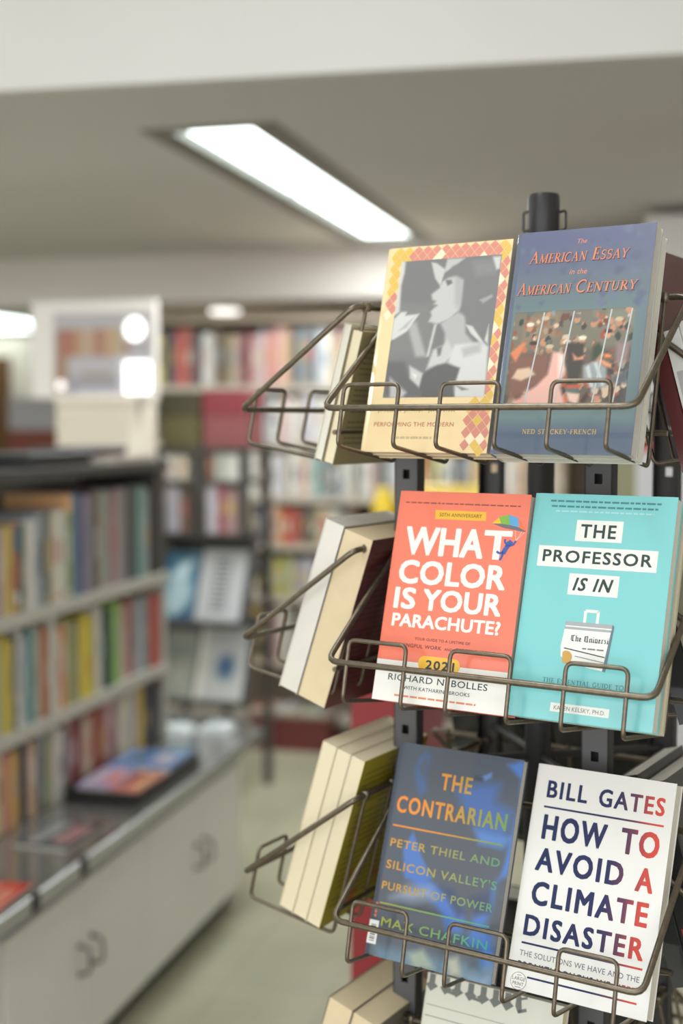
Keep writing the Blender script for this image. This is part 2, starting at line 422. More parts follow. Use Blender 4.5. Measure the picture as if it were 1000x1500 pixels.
def lines(b, x0, x1, y, h, z, m, seed, dens=.8):
    """a line of print too small to read: a run of word-length dashes"""
    r = random.Random(seed); x = x0
    while x < x1:
        w = r.uniform(.003, .010); b.rect(x, y, min(x+w, x1), y+h, z, m); x += w+.0014

# polygon masks for printed pictures
def pmask(X, Y, poly, soft):
    P = np.array(poly, float); n = len(P); ins = np.zeros(X.shape, bool); d = np.full(X.shape, 1e9)
    for i in range(n):
        (x1, y1), (x2, y2) = P[i], P[(i+1) % n]
        c = (y1 > Y) != (y2 > Y)
        ins ^= c & (X < (x2-x1)*(Y-y1)/((y2-y1) if y2 != y1 else 1e-9)+x1)
        L = (x2-x1)**2+(y2-y1)**2+1e-9
        t = np.clip(((X-x1)*(x2-x1)+(Y-y1)*(y2-y1))/L, 0, 1)
        d = np.minimum(d, np.hypot(X-x1-t*(x2-x1), Y-y1-t*(y2-y1)))
    sd = np.where(ins, d, -d)
    return np.clip(sd/soft+.5, 0, 1)
def paint(bgc, layers, jitter=None):
    def fn(X, Y):
        out = np.zeros(X.shape+(3,))+np.array(bgc, float)
        for poly, col, soft in layers:
            m = pmask(X*1000, Y*1000, poly, soft)[..., None]
            out = out*(1-m)+np.array(col, float)*m
        if jitter:
            rs = np.random.RandomState(jitter); out += rs.randn(*X.shape)[..., None]*4
        return out
    return fn
# ------------------------------------------------------------------ printed covers (all in millimetres, from the cover's lower left corner)
MM = .001
L1, L2, L3, L4 = .00012, .00024, .00036, .00048
ink_dark = mat('ink_dark_green', rgb(40,62,60), .4); ink_black = mat('ink_black', rgb(44,44,48), .45)
ink_white = mat('ink_white', rgb(240,238,232), .4, coat=.3)
def art_coral(b, W, H):
    yellow = mat('cover_yellow', rgb(240,184,52), .4, coat=.4); grey_ink = mat('cover_small_print', rgb(172,92,76), .5)
    b.rect(.0066*0+.001, 0, W, .0428, L1, ink_white)
    lines(b, .009, .143, .2118, .0013, L1, mat('coral_print', rgb(140,72,62), .5), 3)
    b.poly([(.0468,.1955),(.1062,.1955),(.1054,.2052),(.0460,.2052)], L1, yellow)
    b.text('50TH ANNIVERSARY', .0515, .1010, .1985, .0038, L2, mat('brown_ink', rgb(110,84,40), .5), .01)
    bold = .052
    b.text('WHA', .0144, .1075, .1558, .0305, L1, ink_white, bold, 0, False, 1.03)
    b.text('T', .1065, .1380, .1558, .0305, L1, ink_white, bold, 0, False, 1.03)
    b.text('COLOR', .0122, .1368, .1248, .0252, L1, ink_white, bold, 0, False, 1.03)
    b.text('IS', .0110, .0370, .0978, .0225, L1, ink_white, bold, 0, False, 1.03)
    b.text('YOUR', .0450, .1358, .0978, .0225, L1, ink_white, bold, 0, False, 1.03)
    b.text('PARACHUTE?', .0120, .1375, .0788, .0138, L1, ink_white, bold, 0, False, 1.03)
    dk = mat('coral_ink', rgb(96,52,48), .5)
    b.text('YOUR GUIDE TO A LIFETIME OF', .0422, .1064, .0661, .0028, L1, dk, .012)
    b.text('MEANINGFUL WORK', .0140, .0745, .0580, .0037, L1, dk, .02)
    b.text('AND', .0780, .0875, .0580, .0028, L1, dk, .012)
    b.text('CAREER SUCCESS', .0905, .1350, .0580, .0037, L1, dk, .02)
    n = 10; x0, x1, y0, y1 = .0500, .0985, .0352, .0505
    r = .007
    pts = []
    for cx, cy, a0 in ((x1-r,y0+r,-90),(x1-r,y1-r,0),(x0+r,y1-r,90),(x0+r,y0+r,180)):
        for k in range(6): a = math.radians(a0+18*k); pts.append((cx+r*math.cos(a), cy+r*math.sin(a)))
    b.poly(pts, L2, yellow)
    b.text('2021', .0590, .0920, .0375, .0090, L3, ink_dark, .045)
    b.text('RICHARD N. BOLLES', .0172, .1318, .0222, .0066, L2, ink_dark, .012)
    b.text('WITH KATHARINE BROOKS', .0368, .1132, .0141, .0037, L2, ink_dark, .008)
    lines(b, .0272, .1212, .0060, .0019, L2, mat('orange_print', rgb(226,140,100), .5), 5)
    # parachute canopy in four gores over a grey underside, and the small figure under it
    cols = [rgb(238,190,50), rgb(126,180,70), rgb(92,164,214), rgb(236,120,74)]
    top = [(.1138,.1935),(.1205,.2000),(.1312,.2032),(.1420,.2005),(.1516,.1868)]
    bot = [(.1138,.1935),(.1240,.1935),(.1340,.1925),(.1440,.1905),(.1516,.1868)]
    b.poly([(.1138,.1935),(.1340,.1935),(.1516,.1880),(.1516,.1858),(.1420,.1872),(.1260,.1895)], L2, mat('chute_grey', rgb(112,108,116), .5))
    for k in range(4):
        b.poly([bot[k], bot[k+1], top[k+1], top[k]] if k else [bot[0], bot[1], top[1]], L3, mat('chute_%d' % k, cols[k], .4))
    blue = mat('figure_blue', rgb(58,92,168), .45)
    b.stroke([(.1378,.1760),(.1325,.1685),(.1300,.1625)], .0050, L3, blue)
    b.disc(.1345,.1735,.0021,.0024, L4, blue)
    b.stroke([(.1345,.1705),(.1300,.1752),(.1308,.1778)], .0020, L3, blue)
    b.stroke([(.1345,.1705),(.1400,.1722),(.1428,.1765)], .0020, L3, blue)
    b.stroke([(.1305,.1640),(.1260,.1625),(.1226,.1645)], .0024, L3, blue)
    b.stroke([(.1300,.1635),(.1290,.1590),(.1272,.1555)], .0024, L3, blue)
    for p in ((.1400,.1885),(.1480,.1866),(.1512,.1862)): b.stroke([(.1425,.1765), p], .0003, L2, ink_white)
def blackletter_small(b, s, x0, x1, y0, h, z, m):
    """broken-stroke lettering: thick stems with cut feet"""
    W = {'T':1.5,'U':1.5,'h':1.1,'e':.9,'n':1.1,'i':.6,'v':1.1,'r':.8,'s':.9,' ':.7,'b':1.1,'u':1.1}
    tot = sum(W[c] for c in s); k = (x1-x0)/tot; x = x0
    def stem(cx, a, c):
        t = .26*k
        b.poly([(cx-t/2, y0+a*h+t*.7),(cx, y0+a*h),(cx+t/2, y0+a*h+t*.7),(cx+t/2, y0+c*h-t*.4),(cx, y0+c*h),(cx-t/2, y0+c*h-t*.4)], z, m)
        b.poly([(cx-t, y0+a*h+t*.8),(cx, y0+a*h-t*.1),(cx+t, y0+a*h+t*.8),(cx, y0+a*h+t*1.5)], z, m)
    def hair(xa, ya, xb, yb, w=.09): b.stroke([(xa, y0+ya*h), (xb, y0+yb*h)], w*k, z, m)
    for c in s:
        w = W[c]*k; cx = x+w/2
        if c in 'nu':
            stem(cx-.28*k, 0, .64); stem(cx+.28*k, 0, .64)
            if c == 'n': hair(cx-.3*k, .50, cx+.3*k, .66, .16)
            else: hair(cx-.3*k, .14, cx+.3*k, .04, .16)
        elif c in 'hb':
            stem(cx-.28*k, 0, 1.0); stem(cx+.28*k, 0, .64); hair(cx-.3*k, .5, cx+.3*k, .66, .16)
            if c == 'b': hair(cx-.3*k, .1, cx+.3*k, .02, .16)
        elif c == 'i': stem(cx, 0, .64); b.disc(cx, y0+.84*h, .14*k, .14*k, z, m, 4)
        elif c == 'r': stem(cx-.12*k, 0, .64); hair(cx-.12*k, .52, cx+.3*k, .64, .18)
        elif c == 'v': stem(cx-.26*k, 0, .66); stem(cx+.26*k, 0, .64); hair(cx-.26*k, .1, cx+.26*k, .03, .16); hair(cx-.3*k, .62, cx+.2*k, .66, .14)
        elif c == 'e': stem(cx-.16*k, 0, .64); hair(cx-.16*k, .62, cx+.26*k, .46, .22); hair(cx-.16*k, .30, cx+.28*k, .44, .10); hair(cx-.16*k, .05, cx+.34*k, .16, .16)
        elif c == 's': hair(cx-.2*k, .54, cx+.22*k, .60, .2); hair(cx-.2*k, .56, cx+.2*k, .16, .26); hair(cx-.26*k, .06, cx+.2*k, .14, .2)
        elif c == 'T':
            stem(cx, 0, .9); hair(cx-.6*k, .86, cx+.6*k, .94, .2); hair(cx-.45*k, .2, cx-.45*k, .8, .24); hair(cx-.45*k, .14, cx+.5*k, .06, .18)
        elif c == 'U':
            hair(cx-.5*k, .12, cx-.45*k, .95, .34); stem(cx+.3*k, 0, .95); hair(cx-.5*k, .1, cx+.3*k, .05, .18); hair(cx-.6*k, .86, cx+.4*k, .98, .16); hair(cx-.08*k, .2, cx-.08*k, .85, .08)
        x += w
def art_teal(b, W, H):
    dk = mat('teal_print', rgb(70,134,142), .5); lt = mat('teal_print_pale', rgb(168,216,220), .5)
    lines(b, .0178, .1323, .2175, .0019, L1, dk, 11); lines(b, .0194, .1295, .2121, .0019, L1, dk, 12); lines(b, .0244, .1260, .2073, .0016, L1, lt, 13)
    paper = mat('paper_tag_white', rgb(236,238,232), .4, coat=.3)
    for (x0, x1, y0, y1) in ((.0484,.0967,.1783,.1998),(.0114,.1345,.1510,.1722),(.0475,.0990,.1242,.1454),(.0446,.1044,.0087,.0172)):
        b.rect(x0, y0, x1, y1, L1, paper)
    b.text('THE', .0535, .0902, .1818, .0137, L2, ink_dark, .034)
    b.text('PROFESSOR', .0168, .1296, .1560, .0122, L2, ink_dark, .034)
    b.text('IS IN', .0523, .0935, .1285, .0130, L2, ink_dark, .04, .28)
    b.text('KAREN KELSKY, PH.D.', .0484, .1004, .0108, .0040, L2, mat('grey_green_ink', rgb(110,122,116), .5), .0)
    b.serif('THE ESSENTIAL GUIDE TO', .0333, .1160, .0362, .0044, L1, mat('deep_teal_ink', rgb(62,120,128), .5))
    # briefcase with a folded newspaper
    b.stroke([(.0690,.0975),(.0690,.1092),(.0820,.1092),(.0820,.0975)], .0030, L2, paper)
    b.poly([(.0494,.0900),(.0985,.0900),(.0985,.0976),(.0499,.0976)], L2, mat('case_grey', rgb(168,172,176), .5))
    b.poly([(.0475,.0726),(.0495,.0902),(.0985,.0900),(.0953,.0519),(.0771,.0540),(.0488,.0626)], L1, paper)
    b.poly([(.0978,.0976),(.0997,.0960),(.0990,.0880),(.0958,.0515),(.0925,.0522)], L3, mat('case_side', rgb(104,124,134), .5))
    b.rect(.0500,.0924,.0980,.0936, L3, paper)
    blackletter_small(b, 'The Universi', .0567, .0958, .0785, .0062, L3, ink_black)
    b.stroke([(.0513,.0712),(.0936,.0656)], .0010, L3, ink_black)
    lines(b, .0700, .0918, .0715, .0014, L3, mat('grey_ink', rgb(120,122,126), .5), 21)
    b.stroke([(.0635,.0642),(.0932,.0605)], .0007, L3, MATS['grey_ink'])
    b.stroke([(.0745,.0590),(.0930,.0570)], .0005, L3, MATS['grey_ink'])
    g = [(.0486+.0, .0580)]+[(.0545+.0062*math.cos(a), .0625+.0062*math.sin(a)) for a in np.linspace(-2.2, 2.3, 16)]
    b.poly(g[1:], L3, mat('seal_gold', rgb(206,160,84), .45))
A_LAYERS = [
 ([(25.2,166.8),(64.8,164.7),(75.8,104.7),(19.0,106.4)],(128,128,128),10),
 ([(37.5,144.0),(49.6,143.5),(67.2,105.0),(54.2,105.3)],(170,170,170),5),
 ([(19.6,218.2),(25.8,213.6),(26.1,201.3),(24.3,187.2),(26.7,156.6),(16.8,149.0),(8.5,188.1)],(205,203,198),3),
 ([(58.0,211.4),(64.7,209.9),(76.2,202.1),(72.9,183.3),(65.1,192.8)],(196,196,194),2),
 ([(77.0,214.1),(98.3,213.6),(88.8,206.2),(75.1,197.8)],(188,188,186),3),
 ([(79.0,141.2),(98.4,153.2),(107.4,148.8),(110.5,129.2),(129.1,111.1),(100.9,106.1),(87.7,110.4),(85.9,130.1)],(176,176,176),4),
 ([(74.3,188.2),(72.1,181.3),(63.4,174.8),(65.1,168.7),(70.2,166.5),(67.2,163.6),(70.2,160.5),(65.0,155.2),(66.9,150.7),(64.3,143.9),(74.8,140.8),(87.9,145.8),(99.2,155.1),(101.4,168.8),(99.4,190.6),(88.2,195.3),(79.9,193.8)],(192,192,191),3),
 ([(88.4,194.3),(99.1,192.6),(102.1,168.7),(98.1,155.1),(92.8,163.3)],(172,172,172),6),
 ([(77.9,190.0),(85.2,189.9),(87.0,185.8),(81.4,183.4)],(112,112,112),2),
 ([(66.6,164.3),(72.7,162.3),(71.9,160.4),(67.9,161.4)],(140,140,140),1.5),
 ([(75.1,190.1),(84.7,205.1),(102.8,211.2),(133.8,212.4),(138.8,197.9),(142.7,176.2),(142.0,151.1),(137.9,135.8),(126.7,128.5),(116.3,136.7),(106.3,148.9),(100.9,164.8),(100.8,188.6),(90.9,193.9),(82.2,192.5)],(124,124,126),4),
 ([(107.5,207.9),(132.3,208.2),(136.2,194.2),(113.9,191.7)],(136,136,138),9),
 ([(130.7,212.6),(140.3,212.5),(140.7,198.8),(136.7,198.1)],(206,205,202),3),
 ([(121.6,165.7),(135.3,170.8),(136.7,167.8),(126.3,161.6)],(160,160,160),2),
 ([(20.6,124.6),(20.8,148.8),(29.0,156.5),(36.1,156.2),(34.5,152.2),(51.8,153.4),(39.0,133.9),(25.2,126.0)],(208,208,206),2.5),
 ([(27.9,134.4),(37.5,144.0),(47.3,151.6),(38.4,138.0)],(182,182,182),2),
 ([(109.2,139.0),(117.3,136.7),(139.3,110.7),(136.2,112.8),(116.3,128.9)],(205,205,203),2),
 ([(133.5,120.5),(136.0,137.8),(138.1,116.5)],(200,200,198),2),
 ([(71.6,140.6),(74.8,140.4),(70.4,104.9),(67.2,105.0)],(192,192,190),2),
 ([(17.6,100.8),(42.1,99.2),(50.3,81.2),(68.3,82.8),(67.2,61.3),(50.0,61.5),(22.3,63.8)],(104,104,105),5),
 ([(69.3,90.6),(74.3,112.1),(86.6,117.5),(90.0,123.3),(100.7,107.3),(90.7,96.9),(81.4,95.2)],(196,196,194),4),
 ([(78.7,113.9),(84.8,115.7),(84.1,105.9),(81.0,105.0)],(118,118,118),3),
 ([(99.3,117.1),(129.0,119.0),(138.9,113.9),(142.8,58.2),(106.6,58.5),(105.6,72.4),(108.4,89.7),(93.7,97.8)],(206,206,205),4),
 ([(108.2,112.9),(130.2,118.0),(130.5,108.4),(111.7,103.1)],(178,178,178),5),
 ([(61.9,82.9),(75.6,91.4),(81.5,94.2),(90.7,96.3),(108.7,91.6),(103.8,70.5),(107.6,58.5),(68.0,59.0)],(98,98,99),3),
 ([(48.1,95.4),(65.7,86.4),(63.6,71.1),(58.3,75.1),(50.9,81.2)],(196,196,195),3),
 ([(52.2,87.1),(58.4,85.0),(58.0,80.0)],(226,226,224),2),
 ([(26.0,82.6),(49.4,65.5),(43.8,59.2),(29.6,59.4)],(186,186,185),4),
 ([(105.5,73.4),(122.8,67.9),(114.7,66.9)],(120,120,120),2),
]
E_LAYERS = [
 ([(93.7,236.6),(161.8,235.4),(169.7,186.1),(104.3,175.9)],(66,76,92),12),
 ([(24.8,203.9),(27.2,217.0),(34.1,225.4),(43.3,221.3),(38.6,201.6),(44.6,182.4),(36.7,175.5),(29.1,187.5)],(62,92,136),6),
 ([(30.1,207.8),(35.2,219.2),(39.4,216.5),(37.4,195.1)],(74,84,100),5),
 ([(78.6,190.6),(109.1,201.3),(130.3,203.4),(128.0,183.7),(149.2,176.9),(146.7,138.5),(119.3,141.8),(91.6,169.9)],(58,100,168),14),
 ([(108.5,152.2),(122.4,150.4),(153.7,149.6),(142.4,137.7),(115.6,137.2)],(76,126,196),8),
 ([(106.8,207.6),(118.2,214.4),(118.6,208.5),(111.3,204.3)],(84,132,196),3),
 ([(98.8,207.7),(108.2,206.3),(107.6,203.2),(97.2,203.7)],(34,46,66),4),
 ([(152.6,231.1),(159.4,230.0),(155.7,110.4),(146.2,108.7),(150.8,147.1),(154.7,183.8),(151.9,211.6),(134.6,224.5)],(64,120,200),6),
 ([(35.3,137.7),(50.3,113.8),(67.3,92.3),(35.3,86.5),(26.5,115.8)],(66,112,186),4),
 ([(32.6,92.2),(48.0,99.0),(71.5,87.0),(106.4,71.6),(113.9,57.3),(111.7,42.2),(93.7,41.5),(83.2,61.2),(59.7,74.8)],(62,110,190),8),
 ([(78.6,86.3),(94.9,85.4),(112.1,64.8),(104.1,59.3)],(44,62,98),8),
 ([(21.4,63.5),(39.9,79.2),(67.7,82.3),(74.0,73.4),(47.5,64.4)],(138,152,176),14),
 ([(153.1,117.8),(142.2,104.0),(141.8,76.5),(136.7,52.1),(146.0,49.1),(158.5,1.1),(141.1,1.1),(117.8,32.7),(121.5,62.7),(136.6,91.2)],(62,114,192),10),
 ([(113.8,81.0),(136.6,91.2),(140.2,70.3),(123.3,65.1)],(46,60,92),8),
 ([(12.6,10.9),(155.7,17.6),(155.2,-5.3),(12.6,-13.2)],(92,122,142),12),
 ([(53.0,11.4),(70.2,18.9),(87.1,2.8),(63.0,-4.3)],(150,166,150),8),
 ([(98.5,15.0),(111.2,19.7),(118.8,2.0),(105.9,-0.9)],(170,172,150),8),
 ([(117.8,32.7),(135.6,32.5),(136.7,13.5),(126.1,11.2)],(56,74,88),8),
 ([(123.1,2.9),(148.9,6.6),(148.3,-3.0),(126.6,-4.0)],(120,150,180),8),
]
B_LAYERS = [
 ([(5.3,150.3),(142.5,150.7),(140.4,109.1),(11.4,106.2)],(120,116,104),6),
 ([(21.6,142.2),(58.0,147.8),(61.2,122.5),(21.3,116.7)],(146,122,100),6),
 ([(94.1,147.8),(139.4,148.1),(138.0,130.0),(96.2,130.0)],(128,128,116),5),
 ([(135.7,102.0),(134.9,46.7),(117.1,46.8),(114.5,68.3),(118.6,95.2)],(74,72,74),8),
 ([(10.3,102.0),(52.6,104.5),(55.9,78.5),(14.7,54.9)],(128,92,80),8),
 ([(56.2,106.2),(67.8,104.0),(72.1,87.3),(68.8,69.0),(75.2,52.5),(85.2,46.7),(35.2,47.0),(28.6,60.4),(43.5,71.3),(53.5,82.2)],(228,178,166),4),
 ([(62.1,104.2),(68.0,102.2),(69.9,87.4),(65.4,78.3)],(240,214,204),4),
 ([(19.6,54.9),(31.5,60.3),(35.2,47.0),(19.7,47.1)],(222,164,152),4),
 ([(19.9,88.5),(33.3,90.1),(40.1,82.5),(25.5,76.2),(15.3,79.2)],(216,186,160),3),
 ([(9.7,105.8),(22.0,116.7),(26.9,116.5),(17.0,96.1)],(214,130,92),3),
 ([(69.2,115.1),(88.9,114.4),(89.7,92.4),(86.7,72.4),(75.7,70.8)],(70,66,62),4),
 ([(77.2,103.7),(83.4,99.0),(90.5,101.5),(89.2,97.0),(80.0,96.3)],(212,146,112),2.5),
 ([(90.0,90.5),(104.0,96.0),(114.0,88.1),(117.2,68.3),(102.1,66.3),(91.5,77.8)],(150,158,160),3),
 ([(93.0,88.6),(96.3,91.3),(103.6,68.5),(100.0,68.5)],(196,202,200),2),
 ([(100.7,93.0),(104.2,93.8),(114.3,70.1),(111.7,69.3)],(196,202,200),2),
 ([(75.7,70.8),(90.5,71.4),(90.0,67.8),(76.2,67.1)],(192,88,70),2),
 ([(75.7,63.5),(89.8,61.5),(87.5,50.6),(79.6,54.3)],(232,196,180),3),
 ([(90.7,54.2),(97.0,63.2),(100.9,61.3),(94.9,50.6)],(80,58,54),3),
 ([(94.9,50.6),(112.4,55.8),(111.7,46.5),(93.5,46.6)],(220,160,128),3),
 ([(99.0,61.3),(112.0,59.4),(109.0,54.0)],(206,140,120),3),
 ([(106.4,106.5),(110.7,100.9),(105.6,97.4),(111.3,95.4),(119.0,91.6),(119.5,87.1),(112.0,90.0),(103.0,96.6)],(222,150,110),2.5),
 ([(111.4,102.7),(117.9,100.7),(117.8,98.5),(111.0,98.4)],(226,140,84),2),
 ([(103.7,113.9),(110.0,106.4),(103.8,97.5),(98.5,95.8),(97.9,108.6)],(56,74,60),4),
 ([(121.9,113.2),(134.5,112.8),(134.7,94.8),(122.6,91.5)],(146,124,126),5),
 ([(120.5,79.0),(135.8,85.8),(137.4,71.5),(121.3,71.8)],(92,98,108),5),
]

def art_climate(b, W, H):
    ink = mat_ramp('navy_to_red_ink', [(0, rgb(38,50,92)), (.62, rgb(48,52,94)), (.78, rgb(112,66,88)), (.9, rgb(206,80,72)), (1, rgb(222,82,70))], 0, .010, .143)
    bd = .038
    b.text('BILL', .0145, .0595, .1960, .0180, L1, ink, bd); b.text('GATES', .0720, .1420, .1957, .0180, L1, ink, bd)
    b.rect(.0135, .1852, .1430, .1872, L1, ink)
    b.text('HOW', .0155, .0860, .1528, .0256, L1, ink, .046); b.text('TO', .1010, .1415, .1528, .0256, L1, ink, .046)
    b.text('AVOID', .0137, .1088, .1202, .0238, L1, ink, .046); b.text('A', .1218, .1402, .1190, .0236, L1, ink, .046)
    b.text('CLIMATE', .0145, .1390, .0858, .0238, L1, ink, .046)
    b.text('DISASTER', .0117, .1394, .0542, .0208, L1, ink, .046)
    b.rect(.0117, .0456, .1404, .0476, L1, ink)
    b.text('THE SOLUTIONS WE HAVE AND THE', .0114, .1388, .0338, .0054, L1, mat('slate_ink', rgb(104,104,122), .5), .006)
    b.text('BREAKTHROUGHS WE NEED', .0112, .1383, .0224, .0060, L1, ink, .04)
    b.rect(.0234, .0130, .1390, .0149, L1, ink)
    s = mat('seal_ink', rgb(120,120,126), .5)
    b.disc(.0148, .0085, .0088, .0088, L2, s, 28); b.disc(.0148, .0085, .0083, .0083, L3, ink_white, 28)
    b.text('LARGE', .0078, .0218, .0092, .0034, L4, s, .02); b.text('PRINT', .0088, .0208, .0042, .0034, L4, s, .02)
    b.rect(.0115,.0022,.0180,.0028, L4, s); b.rect(.0125,.0140,.0170,.0146, L4, s)
def art_contrarian(b, W, H):
    pic = mat_attr('printed_face', .3, coat=.2)
    wl = mat('barcode_label', rgb(228,228,224), .5)
    b.rect(.0008, .0120, .0125, .0370, L2, wl)
    for k in range(9): b.rect(.0035, .0150+.0021*k, .0098, .0150+.0021*k+.0007+.0005*(k % 2), L3, ink_black)
    for k in range(4): b.disc(.0062, .0420+.0042*k, .0016, .0018, L2, mat('price_dot', rgb(206,110,84) if k % 2 == 0 else rgb(206,110,84), .5), 10)
    b.picture(.0066, 0, W, H, 84, 126, L1, paint((72,80,92), E_LAYERS, 0), pic)
    up = mat_ramp('orange_to_green_ink', [(0, rgb(244,148,62)), (.45, rgb(222,154,70)), (.75, rgb(160,158,84)), (1, rgb(124,160,96))], 0, .008, .146)
    mid = mat_ramp('gold_to_green_ink', [(0, rgb(216,156,64)), (.4, rgb(176,160,86)), (1, rgb(96,158,126))], 0, .008, .146)
    low = mat_ramp('olive_to_teal_ink', [(0, rgb(176,172,70)), (.5, rgb(128,172,110)), (1, rgb(74,168,168))], 0, .008, .146)
    b.text('THE', .0594, .0978, .1869, .0178, L2, up, .034); b.text('CONTRARIAN', .0100, .1440, .1553, .0180, L2, up, .034)
    b.rect(.0093, .1397, .1432, .1414, L2, up)
    b.text('PETER THIEL AND', .0100, .1430, .1176, .0086, L2, mid, .024)
    b.text("SILICON VALLEY'S", .0095, .1432, .0938, .0088, L2, mid, .024)
    b.text('PURSUIT OF POWER', .0084, .1424, .0710, .0084, L2, mid, .024)
    b.rect(.0095, .0556, .1416, .0572, L2, low)
    b.text('MAX CHAFKIN', .0150, .1426, .0326, .0094, L3, low, .018)
def spine_contrarian(b, H, T):
    wh = mat('barcode_label', rgb(228,228,224), .5); x = -.00012
    b.quad([(x,.018,-.003),(x,.018,-T+.002),(x,.040,-T+.002),(x,.040,-.003)], wh)
    for k in range(9):
        y = .0215+.0017*k; b.quad([(2*x,y,-.0055),(2*x,y,-T+.0045),(2*x,y+.0008*(1+k % 2*.4),-T+.0045),(2*x,y+.0008*(1+k % 2*.4),-.0055)], ink_black)
    for k in range(3): b.quad([(2*x,.046+.006*k,-.004),(2*x,.046+.006*k,-T+.004),(2*x,.050+.006*k,-T+.004),(2*x,.050+.006*k,-.004)], mat('spine_print', rgb(214,110,80), .5))
def art_subway(b, W, H):
    sky = [([(0,236),(149,236),(149,215),(0,215)], (96,98,136), 30), ([(0,215),(149,215),(149,185),(0,185)], (98,104,132), 30), ([(0,188),(149,188),(149,150),(0,150)], (104,118,128), 26),
           ([(0,160),(149,160),(149,45),(0,45)], (106,128,130), 26), ([(0,48),(149,48),(149,28),(0,28)], (110,132,134), 16), ([(0,28),(149,28),(149,0),(0,0)], (88,102,122), 20)]
    rs = random.Random(4)
    for k in range(60):
        x, y = rs.uniform(4,146), rs.uniform(150,232); r = rs.uniform(1.2,6); dv = rs.choice((-8,-6,-5,6,8)); c0 = (100+dv, 108+dv, 132+dv)
        sky.append(([(x+r*math.cos(a)*rs.uniform(.5,1.4), y+r*math.sin(a)*rs.uniform(.5,1.2)) for a in np.linspace(0,5.5,8)], c0, 3))
    b.picture(.0066, 0, W, H, 70, 110, L1, paint((100,110,128), sky, 0), mat_attr('printed_sky', .3, coat=.6))
    # the crowd picture: a loose patchwork of figures
    cr = []
    pal = [(132,92,70),(196,140,106),(84,78,78),(96,110,108),(164,148,124),(70,66,66),(188,112,82),(212,186,160),(112,76,66),(138,146,146),(60,70,64),(156,84,66)]
    for k in range(190):
        x, y = rs.uniform(6,138), rs.uniform(50,150); r = rs.uniform(1.6,5.2)*(1.15 if y < 90 else .8)
        cr.append(([(x+r*math.cos(a)*rs.uniform(.5,1.3), y+r*1.4*math.sin(a)*rs.uniform(.5,1.2)) for a in np.linspace(0,5.6,8)], rs.choice(pal), 1.2))
    fn0 = paint((104,92,84), B_LAYERS[:4]+cr+B_LAYERS[4:], 0)
    heads = [(28,132),(44,138),(60,126),(78,139),(96,134),(112,122),(122,134),(34,112),(52,108),(86,116),(70,112),(104,142)]
    hd = []
    for x, y in heads:
        hd.append(([(x+3.6*math.cos(a), y+4.2*math.sin(a)) for a in np.linspace(0,5.6,9)], rs.choice([(206,158,124),(190,140,108),(150,104,84)]), 1.2))
        hd.append(([(x+4.4*math.cos(a), y+3.6+2.4*math.sin(a)) for a in np.linspace(0,5.6,9)], rs.choice([(226,218,200),(70,58,54),(120,112,104),(196,180,150)]), 1.2))
    fn0 = paint((104,92,84), B_LAYERS[:4]+cr+hd+B_LAYERS[4:], 0)
    n0 = len(b.v)
    b.picture(.0095, .0458, .1372, .1492, 100, 84, L2, fn0, mat_attr('printed_crowd', .34, coat=.5))
    pole = mat('print_pole', rgb(186,190,190), .4)
    for x in (.036, .068, .107, .128): b.stroke([(x-.004,.047),(x+.006,.148)], .0016, L3, pole)
    ink = mat('copper_ink', rgb(222,138,98), .45); dk = mat('ink_shadow', rgb(72,60,76), .5)
    for dz, m, dx, dy in ((L2, dk, .0009, -.0009), (L3, ink, 0, 0)):
        b.serif('American', .0176+dx, .0800+dx, .2013+dy, .0130, dz, m, .16)
        b.serif('Essay', .0850+dx, .1235+dx, .2013+dy, .0130, dz, m, .16)
        b.serif('American', .0085+dx, .0670+dx, .1676+dy, .0130, dz, m, .16)
        b.serif('Century', .0720+dx, .1358+dx, .1676+dy, .0130, dz, m, .16)
    b.text('The', .0683, .0784, .2200, .0048, L2, ink, .0, .25); b.text('in the', .0635, .0822, .1874, .0055, L2, ink, .0, .25)
    gold = mat('gold_ink', rgb(206,172,98), .45)
    b.serif('NED STUCKEY-FRENCH', .0340, .1122, .0208, .0048, L2, gold)
